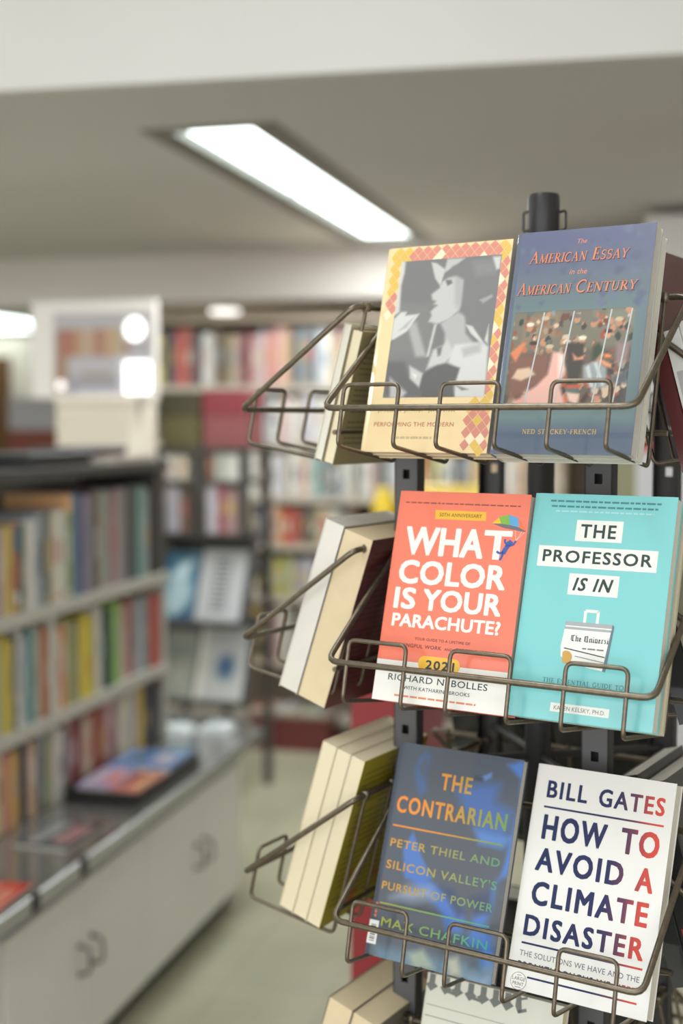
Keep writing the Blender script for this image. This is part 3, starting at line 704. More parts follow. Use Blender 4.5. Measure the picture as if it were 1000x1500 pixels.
def art_performer(b, W, H):
    W_, H_ = W*1000, H*1000
    # harlequin border of diamonds on the upper and outer edges
    cols = {'p': mat('diamond_rose', rgb(212,140,124), .4, coat=.4), 'y': mat('diamond_gold', rgb(222,186,92), .4, coat=.4), 'c': mat('diamond_cream', rgb(240,226,196), .4, coat=.4)}
    r = random.Random(3); dw, dh = 11.4, 13.2
    row = 0; y = H_+2
    while y > -6:
        off = (row % 2)*dw/2; x = -dw+off
        while x < W_+dw:
            inside = (y > 212) or (x > 137 and y > 2) or (x < 21 and y > 150) or (x > 124 and y < 60 and y > 4 and (x-112)*1.0 > (y-4)*.30)
            if inside and 8 < x < W_-.5 and y < H_-.5:
                if x < 32 and y > 185: k = 'y'
                elif x > 140 and y > 208: k = 'y'
                else: k = r.choice('pppppyyc' if y < 185 else 'ppppppc')
                hw, hh = dw*.5-.25, dh*.5-.3
                pts = [(x-hw,y),(x,y-hh),(x+hw,y),(x,y+hh)]
                pts = [(min(max(px, 7), W_)*MM, min(py, H_)*MM) for px, py in pts]
                b.poly(pts, L1, cols[k])
            x += dw
        y -= dh/2; row += 1
    b.picture(.0207, .0600, .1412, .2145, 96, 124, L2, paint((122,122,124), A_LAYERS, 0), mat_attr('printed_photograph', .32, coat=.4))
    sc = mat('script_ink', rgb(172,152,118), .5)
    # handwritten title too soft to read
    rr = random.Random(8)
    for x0, x1 in ((.0175,.046),(.050,.074),(.079,.112)):
        pts = []; x = x0
        while x < x1:
            pts.append((x, .0435+rr.uniform(0,.0012))); pts.append((x+.0014, .0475+rr.uniform(-.0006,.0008)+(.0035 if rr.random() < .22 else 0))); x += .003
        b.stroke(pts, .0007, L1, sc); b.stroke([(x0,.0430),(x0+.003,.0515)], .0010, L1, sc)
    b.text('PERFORMING THE MODERN', .0145, .1104, .0282, .0046, L1, mat('rust_ink', rgb(186,112,92), .5), .012)
    lines(b, .0412, .0867, .0146, .0026, L1, mat('pale_script', rgb(196,178,140), .5), 9)
def art_newspaper(b, W, H):
    m = mat('newsprint_grey', rgb(118,122,116), .55)
    k = .0265; x = -.004
    def foot(cx, w=.0072, top=H-.0006):
        y = H-.0190
        b.poly([(cx-w/2,y+.005),(cx,y),(cx+w/2,y+.005),(cx+w/2,top),(cx-w/2,top)], L1, m)
        b.poly([(cx-w,y+.0062),(cx-.0005,y-.0006),(cx+w*1.1,y+.0062),(cx,y+.0115)], L2, m)
    # lower part of a broken-stroke masthead, cut by the top edge of the cover
    for cx in (.0075, .0255, .0395, .0560, .0715, .0865, .1010): foot(cx)
    for xa, xb in ((.0255,.0395),(.0560,.0715)): b.stroke([(xa, H-.0150),(xb, H-.0165)], .0034, L1, m)
    b.poly([(.1105,H-.012),(.1145,H-.0190),(.1190,H-.0170),(.1160,H-.0006),(.1105,H-.0006)], L1, m)
    b.stroke([(.1145,H-.0175),(.1240,H-.0135)], .0034, L1, m); b.stroke([(.1150,H-.0040),(.1235,H-.0010)], .0026, L1, m)
    b.rect(.004, H-.0340, W-.004, H-.0334, L1, m); b.rect(.004, H-.0460, W-.004, H-.0452, L1, m)


# ------------------------------------------------------------------ the revolving wire rack
RACK = Matrix.Translation((-.163, 1.55, 0)) @ Matrix.Rotation(-.3045, 4, 'Z')
FACE = {k: RACK @ Matrix.Rotation(a, 4, 'Z') for k, a in (('front', 0), ('left', -PI/2), ('right', PI/2), ('back', PI))}
TIERS = [1.565, 1.297, 1.016, .735, .455]
rack = thing('revolving_book_rack', 'black revolving floor rack with bent wire baskets of books on four sides', 'book rack', RACK)
b = MB(); b.lathe([(.016,.03),(.016,1.80)], black_metal, 20); b.build('pole', rack)
b = MB(); b.lathe([(.0175,1.765),(.0185,1.77),(.0185,1.812),(.017,1.816)], black_plastic, 20)
b.tube(fillet([(.014,.012,1.796),(.026,.004,1.796),(.026,.004,1.774),(.014,.012,1.774)], .004), .0015, black_plastic)
b.tube(fillet([(-.014,-.012,1.796),(-.024,-.004,1.796),(-.024,-.004,1.774),(-.014,-.012,1.774)], .004), .0015, black_plastic)
b.build('pole_cap', rack)
b = MB(); b.lathe([(.24,0),(.25,.006),(.25,.02),(.2,.03),(.03,.05)], black_metal, 40); b.build('base', rack)
strip_grey = mat('slotted_strip', rgb(92,92,94), .5, noise=.05)
hole_dark = mat('strip_slot', rgb(22,22,22), .8)
for sx, sy in ((-1,-1),(1,-1),(-1,1),(1,1)):
    # slotted steel channel, open towards the pole
    b = MB(); cx, cy = sx*.117, sy*.118
    yo = cy; yi = cy-sy*.016
    x0, x1 = cx-.0155, cx+.0155
    zs = [.10]+[z for z in np.arange(.14, 1.70, .05)]+[1.72]
    hw, hh = .0045, .0055
    a, c = (yo, yo-sy*.0015)
    prev = .10
    for z in np.arange(.14, 1.70, .05):
        b.box(x0, x1, min(a,c), max(a,c), prev, z-hh, strip_grey)
        b.box(x0, cx-hw, min(a,c), max(a,c), z-hh, z+hh, strip_grey)
        b.box(cx+hw, x1, min(a,c), max(a,c), z-hh, z+hh, strip_grey)
        prev = z+hh
    b.box(x0, x1, min(a,c), max(a,c), prev, 1.72, strip_grey)
    for xa, xb in ((x0, x0+.0015), (x1-.0015, x1)): b.box(xa, xb, min(yo,yi), max(yo,yi), .10, 1.72, black_metal)
    if sy < 0: b.box(x0+.0015, x1-.0015, min(yi,yi+sy*.0015), max(yi,yi+sy*.0015), .10, 1.72, black_metal)
    b.build('upright', rack)
for z in (.12, .60, 1.15, 1.70):
    b = MB()
    for sx, sy in ((-1,-1),(1,-1),(-1,1),(1,1)):
        b.tube([(0,0,z),(sx*.112,sy*.112,z)], .005, black_metal)
    b.build('spider_bracket', rack)
SPAN = {('front', 1): (-.120, .237), ('front', 2): (-.114, .230)}
def basket(face, k):
    zr = TIERS[k]
    ang = {'front':0,'left':-PI/2,'right':PI/2,'back':PI}[face]
    fr = MB()
    A0, A1 = SPAN.get((face, k), (-.125, .215))
    fr.tube(fillet([(A0,-.282,zr),(A1,-.282,zr),(A1,-.128,zr+.112),(A0,-.128,zr+.112)], .013, True), .0034, wire_metal, True)
    fr.tube([(A0+.01,-.1605,zr-.026),(A1-.01,-.1605,zr-.026)], .0028, wire_metal)
    for a in (-.11, .11): fr.tube([(a,-.128,zr+.112),(a,-.118,zr+.112)], .0045, wire_metal)
    o = fr.build('wire_basket', rack); o.rotation_euler = (0,0,ang)
    W = A1-A0
    for (f1, f2) in ((.068,.262),(.405,.592),(.752,.925)):
        a1, a2 = A0+f1*W, A0+f2*W
        w = MB()
        pts = [(a1,-.128,zr+.112),(a1,-.172,zr-.059),(a1,-.291,zr-.039),(a1,-.277,zr+.024),(a2,-.277,zr+.024),(a2,-.291,zr-.039),(a2,-.172,zr-.059),(a2,-.128,zr+.112)]
        w.tube(fillet(pts, .008), .0023, wire_metal)
        for a in (a1, a2): w.lathe([(.0045,zr+.107),(.0056,zr+.110),(.0056,zr+.114),(.0045,zr+.117)], wire_metal, 10, a, -.128)
        w.build('wire_loop', o)
for k in range(len(TIERS)):
    for f in ('front','left','right','back'): basket(f, k)

def face_mat(face, a, d, z, lean):
    c, s = math.cos(lean), math.sin(lean)
    L = Matrix(((1,0,0,a),(0,s,-c,-d),(0,c,s,z),(0,0,0,1)))
    return FACE[face] @ L
def behind(M, T): return M @ Matrix.Translation((0,0,-T))
# ------------------------------------------------------------------ books on the rack
def cov(name, c, coat=.55, rough=.3): return mat(name, rgb(*c), rough, coat=coat)
FR = 'face-out paperbacks on the front of the rack'
# top row of the front
beige = cov('cover_beige', (240,214,166)); slate = cov('cover_slate', (96,108,130)); slate_g = cov('cover_slate_gloss', (96,108,130), 1.0, .14); beige_g = cov('cover_beige_gloss', (240,214,166), 1.0, .2); pale_cov = cov('cover_pale_grey', (196,196,190), .2, .5)
coral = cov('cover_coral', (240,124,98)); teal = cov('cover_teal', (126,204,206)); dusk = cov('cover_dusk', (70,78,92), .3, .3); chalk = cov('cover_chalk', (234,234,230))
M = face_mat('front', -.110, .235, 1.5185, .267)
make_book('beige paperback with a black and white photo of a woman and a diamond border', FR, M, .152, .231, .014, beige_g, page_grey, art_performer, hinge='round')
make_book('second copy standing right behind the beige paperback with the diamond border', FR, behind(M, .0143), .152, .231, .013, beige, page_grey)
M = face_mat('front', .048, .243, 1.5185, .279)
make_book('slate blue paperback with copper lettering and a painted crowd scene', FR, M, .149, .236, .0180, slate_g, page_grey, art_subway, back=pale_cov, hinge='round')
make_book('second copy tucked behind the slate blue paperback, its pages showing beside it', FR, behind(M, .0184), .149, .233, .0155, pale_cov, page_white)
# middle row
M = face_mat('front', -.072, .272, 1.2600, .277)
make_book('coral red paperback with big white title and a small parachute', FR, M, .1535, .225, .0135, coral, page_grey, art_coral)
make_book('second copy behind the coral red parachute paperback', FR, behind(M, .0139), .1535, .223, .013, coral, page_grey)
M = face_mat('front', .084, .272, 1.2620, .295)
make_book('turquoise paperback with title words in white strips and a briefcase', FR, M, .148, .226, .0165, teal, page_white, art_teal, spine=chalk)
make_book('second copy behind the turquoise briefcase paperback, thicker and cream edged', FR, behind(M, .0172), .150, .224, .0125, mat('cover_grey_green', rgb(176,176,160), .5), page_cream)
# lower row
M = face_mat('front', -.095, .248, .9710, .344)
make_book('dark blue paperback with a shadowed face and orange to green lettering', FR, M, .153, .232, .013, dusk, page_grey, art_contrarian, spine_art=spine_contrarian)
M = face_mat('front', .070, .242, .9710, .367)
make_book('white paperback with bold navy and red title about the climate', FR, M, .151, .230, .021, chalk, page_white, art_climate)
# the row below, only its top in view
M = face_mat('front', -.062, .235, .6915, .30)
make_book('off-white paperback with a broken-letter newspaper masthead, below the dark blue one', FR, M, .166, .246, .016, cov('cover_newsprint', (222,222,208), .2, .4), page_cream, art_newspaper, spine=mat('spine_grey', rgb(120,120,116), .5))

# --- left side, seen from their fore-edges
LF = 'paperbacks on the side baskets of the rack'
def back_print(col, seed, n=26):
    def f(b, W, H, z):
        m = mat('back_print_%d' % seed, rgb(*col), .5)
        r = random.Random(seed)
        for k in range(n):
            y = H-.012-k*(H-.03)/n
            x1 = W-.010 if k % 7 else W*.6
            lines(b, .010, x1, y, .0022, z, m, seed*50+k)
    return f
ivory = cov('cover_ivory', (222,214,190)); khaki = cov('cover_khaki', (150,140,100), .3, .4)
M = face_mat('left', .195-.125, .194, 1.5085, .262)
make_book('thin cream booklet in the top side basket, outermost of two', LF, M, .125, .158, .010, ivory, page_white)
M2 = behind(M, .0125)
make_book('thin khaki-backed booklet in the top side basket, next to the cream one', LF, M2, .125, .154, .0135, khaki, page_cream, back=khaki, back_art=back_print((112,104,74), 31, 20))
M = face_mat('left', .195-.140, .244, 1.2415, .318)
wrap = mat('cover_glossy_white', rgb(232,230,224), .16, coat=1.0)
foil = mat('glossy_page_edge', rgb(226,222,212), .2, noise=.08, nscale=25, coat=.9, bump=.3)
mar = cov('cover_maroon', (92,40,42), .35, .35)
make_book('thick white book in shiny film in the middle side basket', LF, M, .140, .211, .0260, wrap, foil)
make_book('thick cream-edged book with maroon cover in the middle side basket', LF, behind(M, .0268), .140, .209, .0400, cov('cover_teal_dark', (52,58,60)), page_tan, back=mar, back_art=back_print((74,30,34), 33))
M = face_mat('left', .195-.150, .245, .9770, .294)
yel = cov('cover_mustard_dark', (160,146,38), .4, .35)
def yellow_back(b, W, H, z):
    back_print((120,106,30), 37, 24)(b, W, H, z)
    m = mat('red_print', rgb(190,74,42), .5)
    for x0, x1, y in ((.080,.110,.028),(.084,.104,.020),(.030,.060,.040),(.106,.118,.060)): b.rect(x0, y, x1, y+.004, z*1.0-.00005, m)
for k, lab in enumerate(('cream-edged paperback in the lower side basket, outermost of three alike', 'cream-edged paperback in the lower side basket, between two alike', 'cream-edged paperback with printed mustard back cover in the lower side basket')):
    make_book(lab, LF, behind(M, .0200*k), .150, .217, .0194, ivory, page_cream, back=yel if k == 2 else ivory, back_art=yellow_back if k == 2 else None)
M = face_mat('left', .195-.140, .232, .6960, .30)
for k, (T, lab) in enumerate(((.034, 'thick tan-edged paperback in the bottom side basket, outer one'), (.034, 'thick tan-edged paperback in the bottom side basket, inner one'))):
    make_book(lab, LF, behind(M, .0346*k), .140, .196, T, mat('cover_grey_brown', rgb(120,112,100), .5), page_tan)
# --- right side: spines towards us
def spine_bands(cols):
    def f(b, H, T):
        x = -.00012
        for (y0, y1, c) in cols:
            b.quad([(x,y0*H,-.003),(x,y0*H,-T+.003),(x,y1*H,-T+.003),(x,y1*H,-.003)], mat('band_%d_%d_%d' % c, rgb(*c), .45))
    return f
M = face_mat('right', -.122, .262, 1.513, .27)
make_book('white paperback with a black dot on its spine, on the far side of the rack', LF, M, .140, .150, .021, chalk, page_white, spine_art=spine_bands([(.12,.16,(50,50,54)),(.30,.34,(150,150,150)),(.40,.62,(196,196,194)),(.68,.82,(190,190,190))]))
make_book('slim white paperback leaning behind the dotted spine', LF, behind(M, .0215), .140, .145, .017, chalk, page_white, spine_art=spine_bands([(.3,.7,(186,186,186))]))
make_book('tall maroon book at the top of the rack beside the slate blue paperback', LF, behind(M, .0392), .150, .240, .016, mar, page_white, spine_art=spine_bands([(.62,.66,(128,70,72)),(.7,.9,(120,60,62))]), back=mar)
M = face_mat('right', -.122, .255, 1.2500, .28)
make_book('sage green paperback low on the far side of the rack', LF, M, .140, .200, .022, cov('cover_sage', (170,172,146)), page_cream)
make_book('dark paperback behind the sage green one', LF, behind(M, .0226), .150, .215, .024, cov('cover_ink_black', (40,42,46)), page_cream)
M = face_mat('right', -.122, .255, .9700, .28)
make_book('glossy black book with a red band, on the far side of the rack', LF, M, .150, .215, .026, cov('cover_ink_black', (40,42,46)), page_white, spine_art=spine_bands([(.2,.28,(190,60,50))]))
make_book('black paperback leaning behind the glossy black book', LF, behind(M, .0266), .150, .225, .022, cov('cover_ink_black', (40,42,46)), page_white)
# --- back side, seen between the rows
M = face_mat('back', -.10, .250, .9700, .28)
blk = cov('cover_ink_black', (40,42,46))
make_book('wide black album seen through the rack above the dark blue paperback', LF, M, .150, .235, .030, blk, page_white, back=blk)
M = face_mat('back', .055, .250, .9700, .28)
make_book('black album seen through the rack just past the wide one', LF, M, .150, .228, .030, blk, page_white, back=blk)
M = face_mat('back', -.10, .250, .6900, .28)
make_book('wide black album low in the rack behind the newspaper paperback', LF, M, .150, .235, .030, blk, page_white, back=blk)
M = face_mat('back', .055, .250, .6900, .28)
make_book('black album low in the rack, just past the wide one behind the newspaper paperback', LF, M, .150, .228, .030, blk, page_white, back=blk)

# ------------------------------------------------------------------ low bookcase and counter along the aisle
XS = -1.60                                    # front plane of the shelves
ORD = ['first','second','third','fourth','fifth','sixth','seventh','eighth','ninth','tenth','eleventh','twelfth','thirteenth','fourteenth','fifteenth','sixteenth','seventeenth','eighteenth','nineteenth','twentieth']
ORD += ['twenty-'+o for o in ORD[:9]]+['thirtieth']+['thirty-'+o for o in ORD[:9]]+['fortieth']+['forty-'+o for o in ORD[:9]]+['fiftieth']+['fifty-'+o for o in ORD[:9]]
PAL = {'mauve grey':(150,142,148),'peach':(224,178,142),'mustard':(206,180,72),'red and blue':(196,92,74),'dark green':(58,92,76),'pale beige':(208,202,186),'blue grey':(142,152,162),
 'off-white':(222,220,212),'olive':(150,160,98),'blue':(62,112,160),'plum':(126,82,128),'navy':(44,48,66),'brown':(112,84,66),'pale green grey':(176,182,166),'dusty rose':(172,128,128),'grey':(150,150,150),
 'grey teal':(140,158,156),'charcoal':(66,66,70),'maroon':(126,52,54),'yellow':(232,208,44),'teal':(104,152,148),'rust':(190,104,48),'cream':(226,216,186),'orange':(232,126,72),'pale yellow':(214,208,150),
 'white':(232,230,226),'black':(46,50,48),'lime green':(150,200,84),'pink':(214,160,160),'brick red':(170,84,64),'pale blue':(168,178,194),'red':(206,70,60),'salmon':(224,138,118),'amber':(226,170,80),
 'slate':(72,78,88),'dark teal':(48,82,88),'lavender':(196,190,206),'tan':(196,170,138),'crimson':(168,54,72),'gold':(222,182,52),'violet grey':(140,132,156),'olive brown':(128,116,84)}
def pcol(n):
    c = PAL[n]; g = sum(c)/3
    return mat('spine_'+n.replace(' ','_'), rgb(*[min(240, (v*.86+g*.14)*.88+26) for v in c]), .42, coat=.15)
page_warm_lit = mat('page_warm_lit', rgb(246,206,158), .8, noise=.05, nscale=60)  # warm light on the page tops put into the colour
peach_cover = mat('peach_cover', rgb(255,206,150), .5)
USED = set()
def shelf_book(M, T, H, D, cname, pages, label, group, seed, near_cover=False):
    """upright book: spine on local +x, thickness along y"""
    r = random.Random(seed); m = pcol(cname)
    b = MB(); c = min(.002, T*.12)
    b.box(-c, 0, 0, T, 0, H, m); b.box(-D, -c, 0, c, 0, H, peach_cover if near_cover else m); b.box(-D, -c, T-c, T, 0, H, m)
    # rounded shoulder of the spine
    b.add([(0,0,0),(0,0,H),(.0015,T*.3,H),(.0015,T*.3,0),(.0015,T*.7,H),(.0015,T*.7,0),(0,T,H),(0,T,0)], [(0,3,2,1),(3,5,4,2),(5,7,6,4)], m)
    # lettering panels printed on the spine
    k = r.random()
    alt = pcol(r.choice(['white','cream','charcoal','gold','pale blue','red'] if cname not in ('white','off-white','cream') else ['red','blue','charcoal','teal']))
    x = .0019
    if cname == 'red and blue':
        for z0, z1, q in ((.02,.10,'gold'),(.10,.24,'white'),(.68,.96,'blue')): b.quad([(x,T*.1,z0*H),(x,T*.9,z0*H),(x,T*.9,z1*H),(x,T*.1,z1*H)], pcol(q))
    elif k < .75:
        w0 = r.uniform(.28,.4); z0 = r.uniform(.28,.45); z1 = z0+r.uniform(.2,.4)
        b.quad([(x,T*w0,z0*H),(x,T*(1-w0),z0*H),(x,T*(1-w0),z1*H),(x,T*w0,z1*H)], alt)
        if k < .35: b.quad([(x,T*.3,.05*H),(x,T*.7,.05*H),(x,T*.7,.10*H),(x,T*.3,.10*H)], alt)
    o = b.build('shelf_book'); o.matrix_world = M; tag(o, label, 'book', group)
    p = MB(); p.box(-D+.004, -c, c, T-c, .003, H-.004, pages); p.build('page_block', o)
    return o
def art_(n): return 'an' if n[0] in 'aeiou' else 'a'
def row_labels(names, row, end, single=None):
    out = []
    n = len(names)
    for i, c in enumerate(names):
        lo = names[i-1] if i else None; hi = names[i+1] if i < n-1 else None
        if names.count(c) == 1: lab = '%s spined book, the only one on %s' % (c, row)
        elif lo and hi and sum(1 for j in range(1, n-1) if names[j] == c and {names[j-1], names[j+1]} == {lo, hi}) == 1 and lo != hi:
            lab = '%s book between %s and %s on %s' % (c, lo, hi, row)
        else: lab = '%s book on %s, %s from %s' % (c, row, ORD[i], end)
        if lab in USED or len(lab.split()) > 16: lab = '%s book on %s, %s from %s' % (c, row, ORD[i], end)
        USED.add(lab); out.append(lab[0].upper()+lab[1:] if 0 else lab)
    return out
rowA = ([2.70,2.73,2.76,2.79,2.82,2.839,2.859,2.893,2.917,2.945,2.973,2.999,3.021,3.061,3.103,3.146,3.19,3.235,3.277,3.311,3.342,3.382,3.418,3.441,3.488,3.536,3.6,3.635,3.671,3.718,3.76],
 ['grey','off-white','navy','pink','mauve grey','peach','mustard','olive','red and blue','dark green','pale beige','off-white','blue grey','grey','cream','off-white','olive','blue','plum','violet grey','navy','brown','pale green grey','grey teal','dusty rose','mauve grey','charcoal','grey','teal','pale blue'])
rowB = ([2.70,2.74,2.77,2.81,2.827,2.843,2.867,2.894,2.918,2.946,2.971,3.001,3.026,3.056,3.079],
 ['white','rust','pale blue','pale green grey','maroon','yellow','mustard','grey','white','pale blue','teal','off-white','pale beige','rust'])
rowB2 = ([3.115,3.142,3.17,3.202,3.235,3.26,3.286,3.321,3.356,3.396,3.443,3.48,3.518,3.558,3.602,3.654,3.717,3.765,3.815],
 ['cream','orange','pale yellow','olive','maroon','white','yellow','mustard','off-white','black','dark green','lime green','pale green grey','pink','brick red','pale blue','grey teal','red'])
rowC = ([2.70,2.735,2.768,2.801,2.834,2.868,2.903,2.938,2.963,3.003,3.037,3.067,3.09],
 ['red','cream','blue','pale yellow','salmon','amber','mustard','slate','peach','dark teal','pale blue','olive'])
rowC2 = ([3.115,3.15,3.18,3.215,3.244,3.27,3.326,3.375,3.426,3.473,3.531,3.561,3.596,3.647,3.71,3.77,3.82],
 ['off-white','grey','dusty rose','crimson','maroon','tan','red','brick red','pink','dusty rose','cream','pale yellow','lavender','gold','navy','charcoal'])
Z1, Z2, Z3 = 1.070, .776, .532
def fill(row, zb, hlo, hhi, lbl, seed, pages=None, group='books on the low bookcase'):
    ys, cs = row; r = random.Random(seed)
    labs = row_labels(cs, lbl, 'its near end')
    for i, c in enumerate(cs):
        T = ys[i+1]-ys[i]-.0012; H = r.uniform(*hlo(ys[i])) if callable(hlo) else r.uniform(hlo, hhi); D = r.uniform(.15,.185) if not (seed == 41 and c == 'blue') else .21; dx = -r.uniform(.004,.022)
        pg = pages if pages and ys[i] < 3.24 else r.choice([page_cream, page_white])
        shelf_book(Matrix.Translation((XS+dx, ys[i], zb+.001)), T, H, D, c, pg, labs[i] if not (seed == 41 and c == 'blue') else 'tall blue-spined book with a peach front cover showing above the shorter books', group, seed*100+i, seed == 41 and c == 'blue')
bc = thing('low_bookcase', 'pale steel bookcase of three shelves standing on the glass counter', 'bookcase', Matrix.Translation((-1.72, 2.75, .53)))
def part(nm, x0, x1, y0, y1, z0, z1, m, parent, origin, bev=.0):
    b = MB(); b.box(x0-origin[0], x1-origin[0], y0-origin[1], y1-origin[1], z0-origin[2], z1-origin[2], m)
    return b.build(nm, parent, bev)
bo = (-1.72, 2.75, .53)
for z in (Z1, Z2):
    b = MB(); b.box(-1.86-bo[0], XS-bo[0], 1.9-bo[1], 3.87-bo[1], z-.022-bo[2], z-bo[2], shelf_paint)
    b.box(XS-.003-bo[0], XS+.006-bo[0], 1.9-bo[1], 3.87-bo[1], z-.030-bo[2], z+.004-bo[2], shelf_paint)   # folded front lip
    b.build('shelf', bc)
part('back_panel', -1.875, -1.862, 1.9, 3.87, .532, 1.43, shelf_paint, bc, bo)
part('top_board', -1.88, XS+.01, 1.9, 3.87, 1.40, 1.43, dark_shelf, bc, bo, .003)
part('end_panel', -1.86, XS-.002, 3.79, 3.868, Z1+.001, 1.40, dark_shelf, bc, bo, .003)
part('end_panel', -1.86, XS, 3.85, 3.868, .532, Z1-.032, shelf_paint, bc, bo, .002)
part('divider', -1.86, XS-.001, 3.082, 3.112, Z2+.005, Z1-.031, shelf_paint, bc, bo, .002)
part('divider', -1.86, XS-.001, 3.092, 3.112, .532, Z2-.031, shelf_paint, bc, bo, .002)
HA = lambda y: (.208, .228) if y < 3.0 else ((.232, .25) if y < 3.22 else (.270, .288))
fill(rowA, Z1, HA, 0, 'the upper shelf of the low bookcase', 41, page_warm_lit)
fill(rowB, Z2, .225, .255, 'the middle shelf, near bay', 42)
fill(rowB2, Z2, .215, .252, 'the middle shelf, far bay', 43)
fill(rowC, Z3, .190, .208, 'the counter-level shelf, near bay', 44)
fill(rowC2, Z3, .185, .208, 'the counter-level shelf, far bay', 45)

# glass counter over laminate cupboards
glass_top = mat('counter_glass', rgb(112,110,106), .07, coat=1.0, noise=.15, nscale=4)
co = (-1.6, 3.0, .5)
ct = thing('glass_counter', 'long glass counter top with a metal edge strip over the white cupboards', 'counter', Matrix.Translation(co))
b = MB()
outline = [(-1.95,1.6),(-1.345,1.6),(-1.345,4.05),(-1.42,4.17),(-1.52,4.24),(-1.95,4.24)]
vs = [(x-co[0], y-co[1], z-co[2]) for z in (.505,.53) for x, y in outline]
b.add(vs, [tuple(range(5,-1,-1)), tuple(range(6,12))]+[(i,(i+1)%6,6+(i+1)%6,6+i) for i in range(6)], glass_top)
b.build('glass_top', ct)
for y0, y1 in ((1.6,2.465),(2.49,2.70),(2.725,4.05)):
    part('edge_strip', -1.345, -1.334, y0, y1, .497, .534, chrome, ct, co, .002)
for y in (2.4775, 2.7125):
    part('strip_joint', -1.347, -1.330, y-.0165, y+.0165, .494, .538, black_plastic, ct, co, .003)
for i, (y0, y1, lab) in enumerate(((1.62,2.374,'white double-door cupboard closest to the camera under the glass counter'),(2.378,3.138,'white double-door cupboard in the middle under the glass counter'),(3.142,3.885,'white double-door cupboard at the far end of the counter'))):
    o3 = (-1.62, (y0+y1)/2, 0)
    t = thing('cupboard', lab, 'cupboard', Matrix.Translation(o3), 'cupboards under the counter')
    part('body', -1.9, -1.378, y0, y1, .05, .495, cab_paint, t, o3, .002)
    part('plinth', -1.88, -1.40, y0, y1, 0, .05, black_plastic, t, o3)
    ym = (y0+y1)/2
    for s, (a, c) in ((1, (y0+.006, ym-.002)), (-1, (ym+.002, y1-.006))):
        d = part('door', -1.377, -1.358, a, c, .062, .462, cab_paint, t, o3, .002)
        yh = ym-s*.034
        b = MB(); H0 = .285
        xx = -1.358-o3[0]
        pts = [(xx,yh-o3[1],H0-.034),(xx+.028,yh-o3[1],H0-.030),(xx+.032,yh-o3[1],H0),(xx+.028,yh-o3[1],H0+.030),(xx,yh-o3[1],H0+.034)]
        b.tube(fillet(pts, .012), .0042, mat('handle_metal', rgb(120,120,122), .35, metal=.8))
        b.lathe([(.007,H0-.038),(.007,H0-.030)], MATS['handle_metal'], 10, xx+.004, yh-o3[1]); b.lathe([(.007,H0+.030),(.007,H0+.038)], MATS['handle_metal'], 10, xx+.004, yh-o3[1])
        b.build('handle', d)
# things lying on the counter
def flat(name, label, cat, x, y, z, L, W, T, m, rot=0, group=None, band=None, pages=None):
    o = thing(name, label, cat, Matrix.Translation((x,y,z)) @ Matrix.Rotation(rot, 4, 'Z'), group)
    b = MB(); b.box(-L/2, L/2, -W/2, W/2, T*.88, T, m)
    if band:
        b.rect(-L*.38, -W*.40, -L*.05, W*.40, T+.0002, band[0]); b.rect(L*.05, -W*.30, L*.40, W*.30, T+.0002, band[1])
    b.build('cover', o)
    b = MB(); b.box(-L/2+.002, L/2-.002, -W/2+.002, W/2-.002, 0, T*.88, pages or page_white); b.build('pages', o)
    return o
def pc(n): return mat('print_'+n.replace(' ','_'), rgb(*PAL[n]), .22, coat=.6)
tr = thing('tray', 'shallow black tray of magazines on the glass counter', 'tray', Matrix.Translation((-1.487, 3.345, .531)))
b = MB(); b.box(-.108,.108,-.215,.225,0,.006, black_plastic)
for x0,x1,y0,y1 in ((-.108,-.102,-.215,.225),(.102,.108,-.215,.225),(-.102,.102,-.215,-.209),(-.102,.102,.219,.225)): b.box(x0,x1,y0,y1,.006,.034, black_plastic)
b.build('tray_body', tr)
G = 'magazines in the black tray'
flat('magazine', 'lilac magazine lying in the black tray, at its near end', 'magazine', -1.53, 3.26, .538, .10, .20, .030, mat('print_lilac', rgb(176,160,204), .2, coat=.6), .05, G, (pc('lavender'), pc('salmon')))
flat('magazine', 'red magazine lying in the black tray beside the lilac one', 'magazine', -1.432, 3.25, .538, .085, .19, .026, pc('salmon'), -.04, G, (pc('crimson'), pc('peach')))
flat('magazine', 'blue magazine lying in the black tray, at its far end', 'magazine', -1.487, 3.465, .538, .19, .19, .034, mat('print_sky', rgb(112,146,206), .2, coat=.6), .03, G, (pc('blue'), pc('lavender')))
flat('catalogue', 'coral red catalogue lying on the near end of the glass counter', 'catalogue', -1.405, 2.40, .531, .10, .22, .012, pc('red'), .06, None, (pc('salmon'), pc('salmon')))
flat('catalogue', 'dark catalogue lying on the glass counter past the coral red one', 'catalogue', -1.47, 2.86, .531, .15, .21, .008, pc('slate'), -.05, None, (pc('grey'), pc('dusty rose')))
film = mat('clear_film', rgb(214,222,226), .06, coat=1.0)
for k, (x, y, lab) in enumerate(((-1.60,3.95,'shiny film-wrapped packet on the far end of the counter, beside the bookcase'),(-1.475,4.00,'shiny film-wrapped packet on the far end of the counter, beside the metal edge'))):
    o = thing('wrapped_packet', lab, 'packet', Matrix.Translation((x,y,.531)), 'wrapped packets on the counter')
    b = MB(); n = 14; L, W = .055, .055
    vs = []; fs = []
    for j in range(n+1):
        for i in range(n+1):
            u, v = i/n*2-1, j/n*2-1
            h = .028*max(0, (1-u**4))**.5*max(0, (1-v**4))**.5
            vs.append((u*L, v*W, h))
    for j in range(n):
        for i in range(n): q = j*(n+1)+i; fs.append((q,q+1,q+n+2,q+n+1))
    b.add(vs, fs, film, True); b.add([(-L,-W,0),(L,-W,0),(L,W,0),(-L,W,0)], [(3,2,1,0)], film); b.build('wrapper', o)
    for y in (-W, W):
        b = MB(); b.box(-L, L, min(y, y*1.14), max(y, y*1.14), .0, .0015, film); b.build('sealed_end', o)

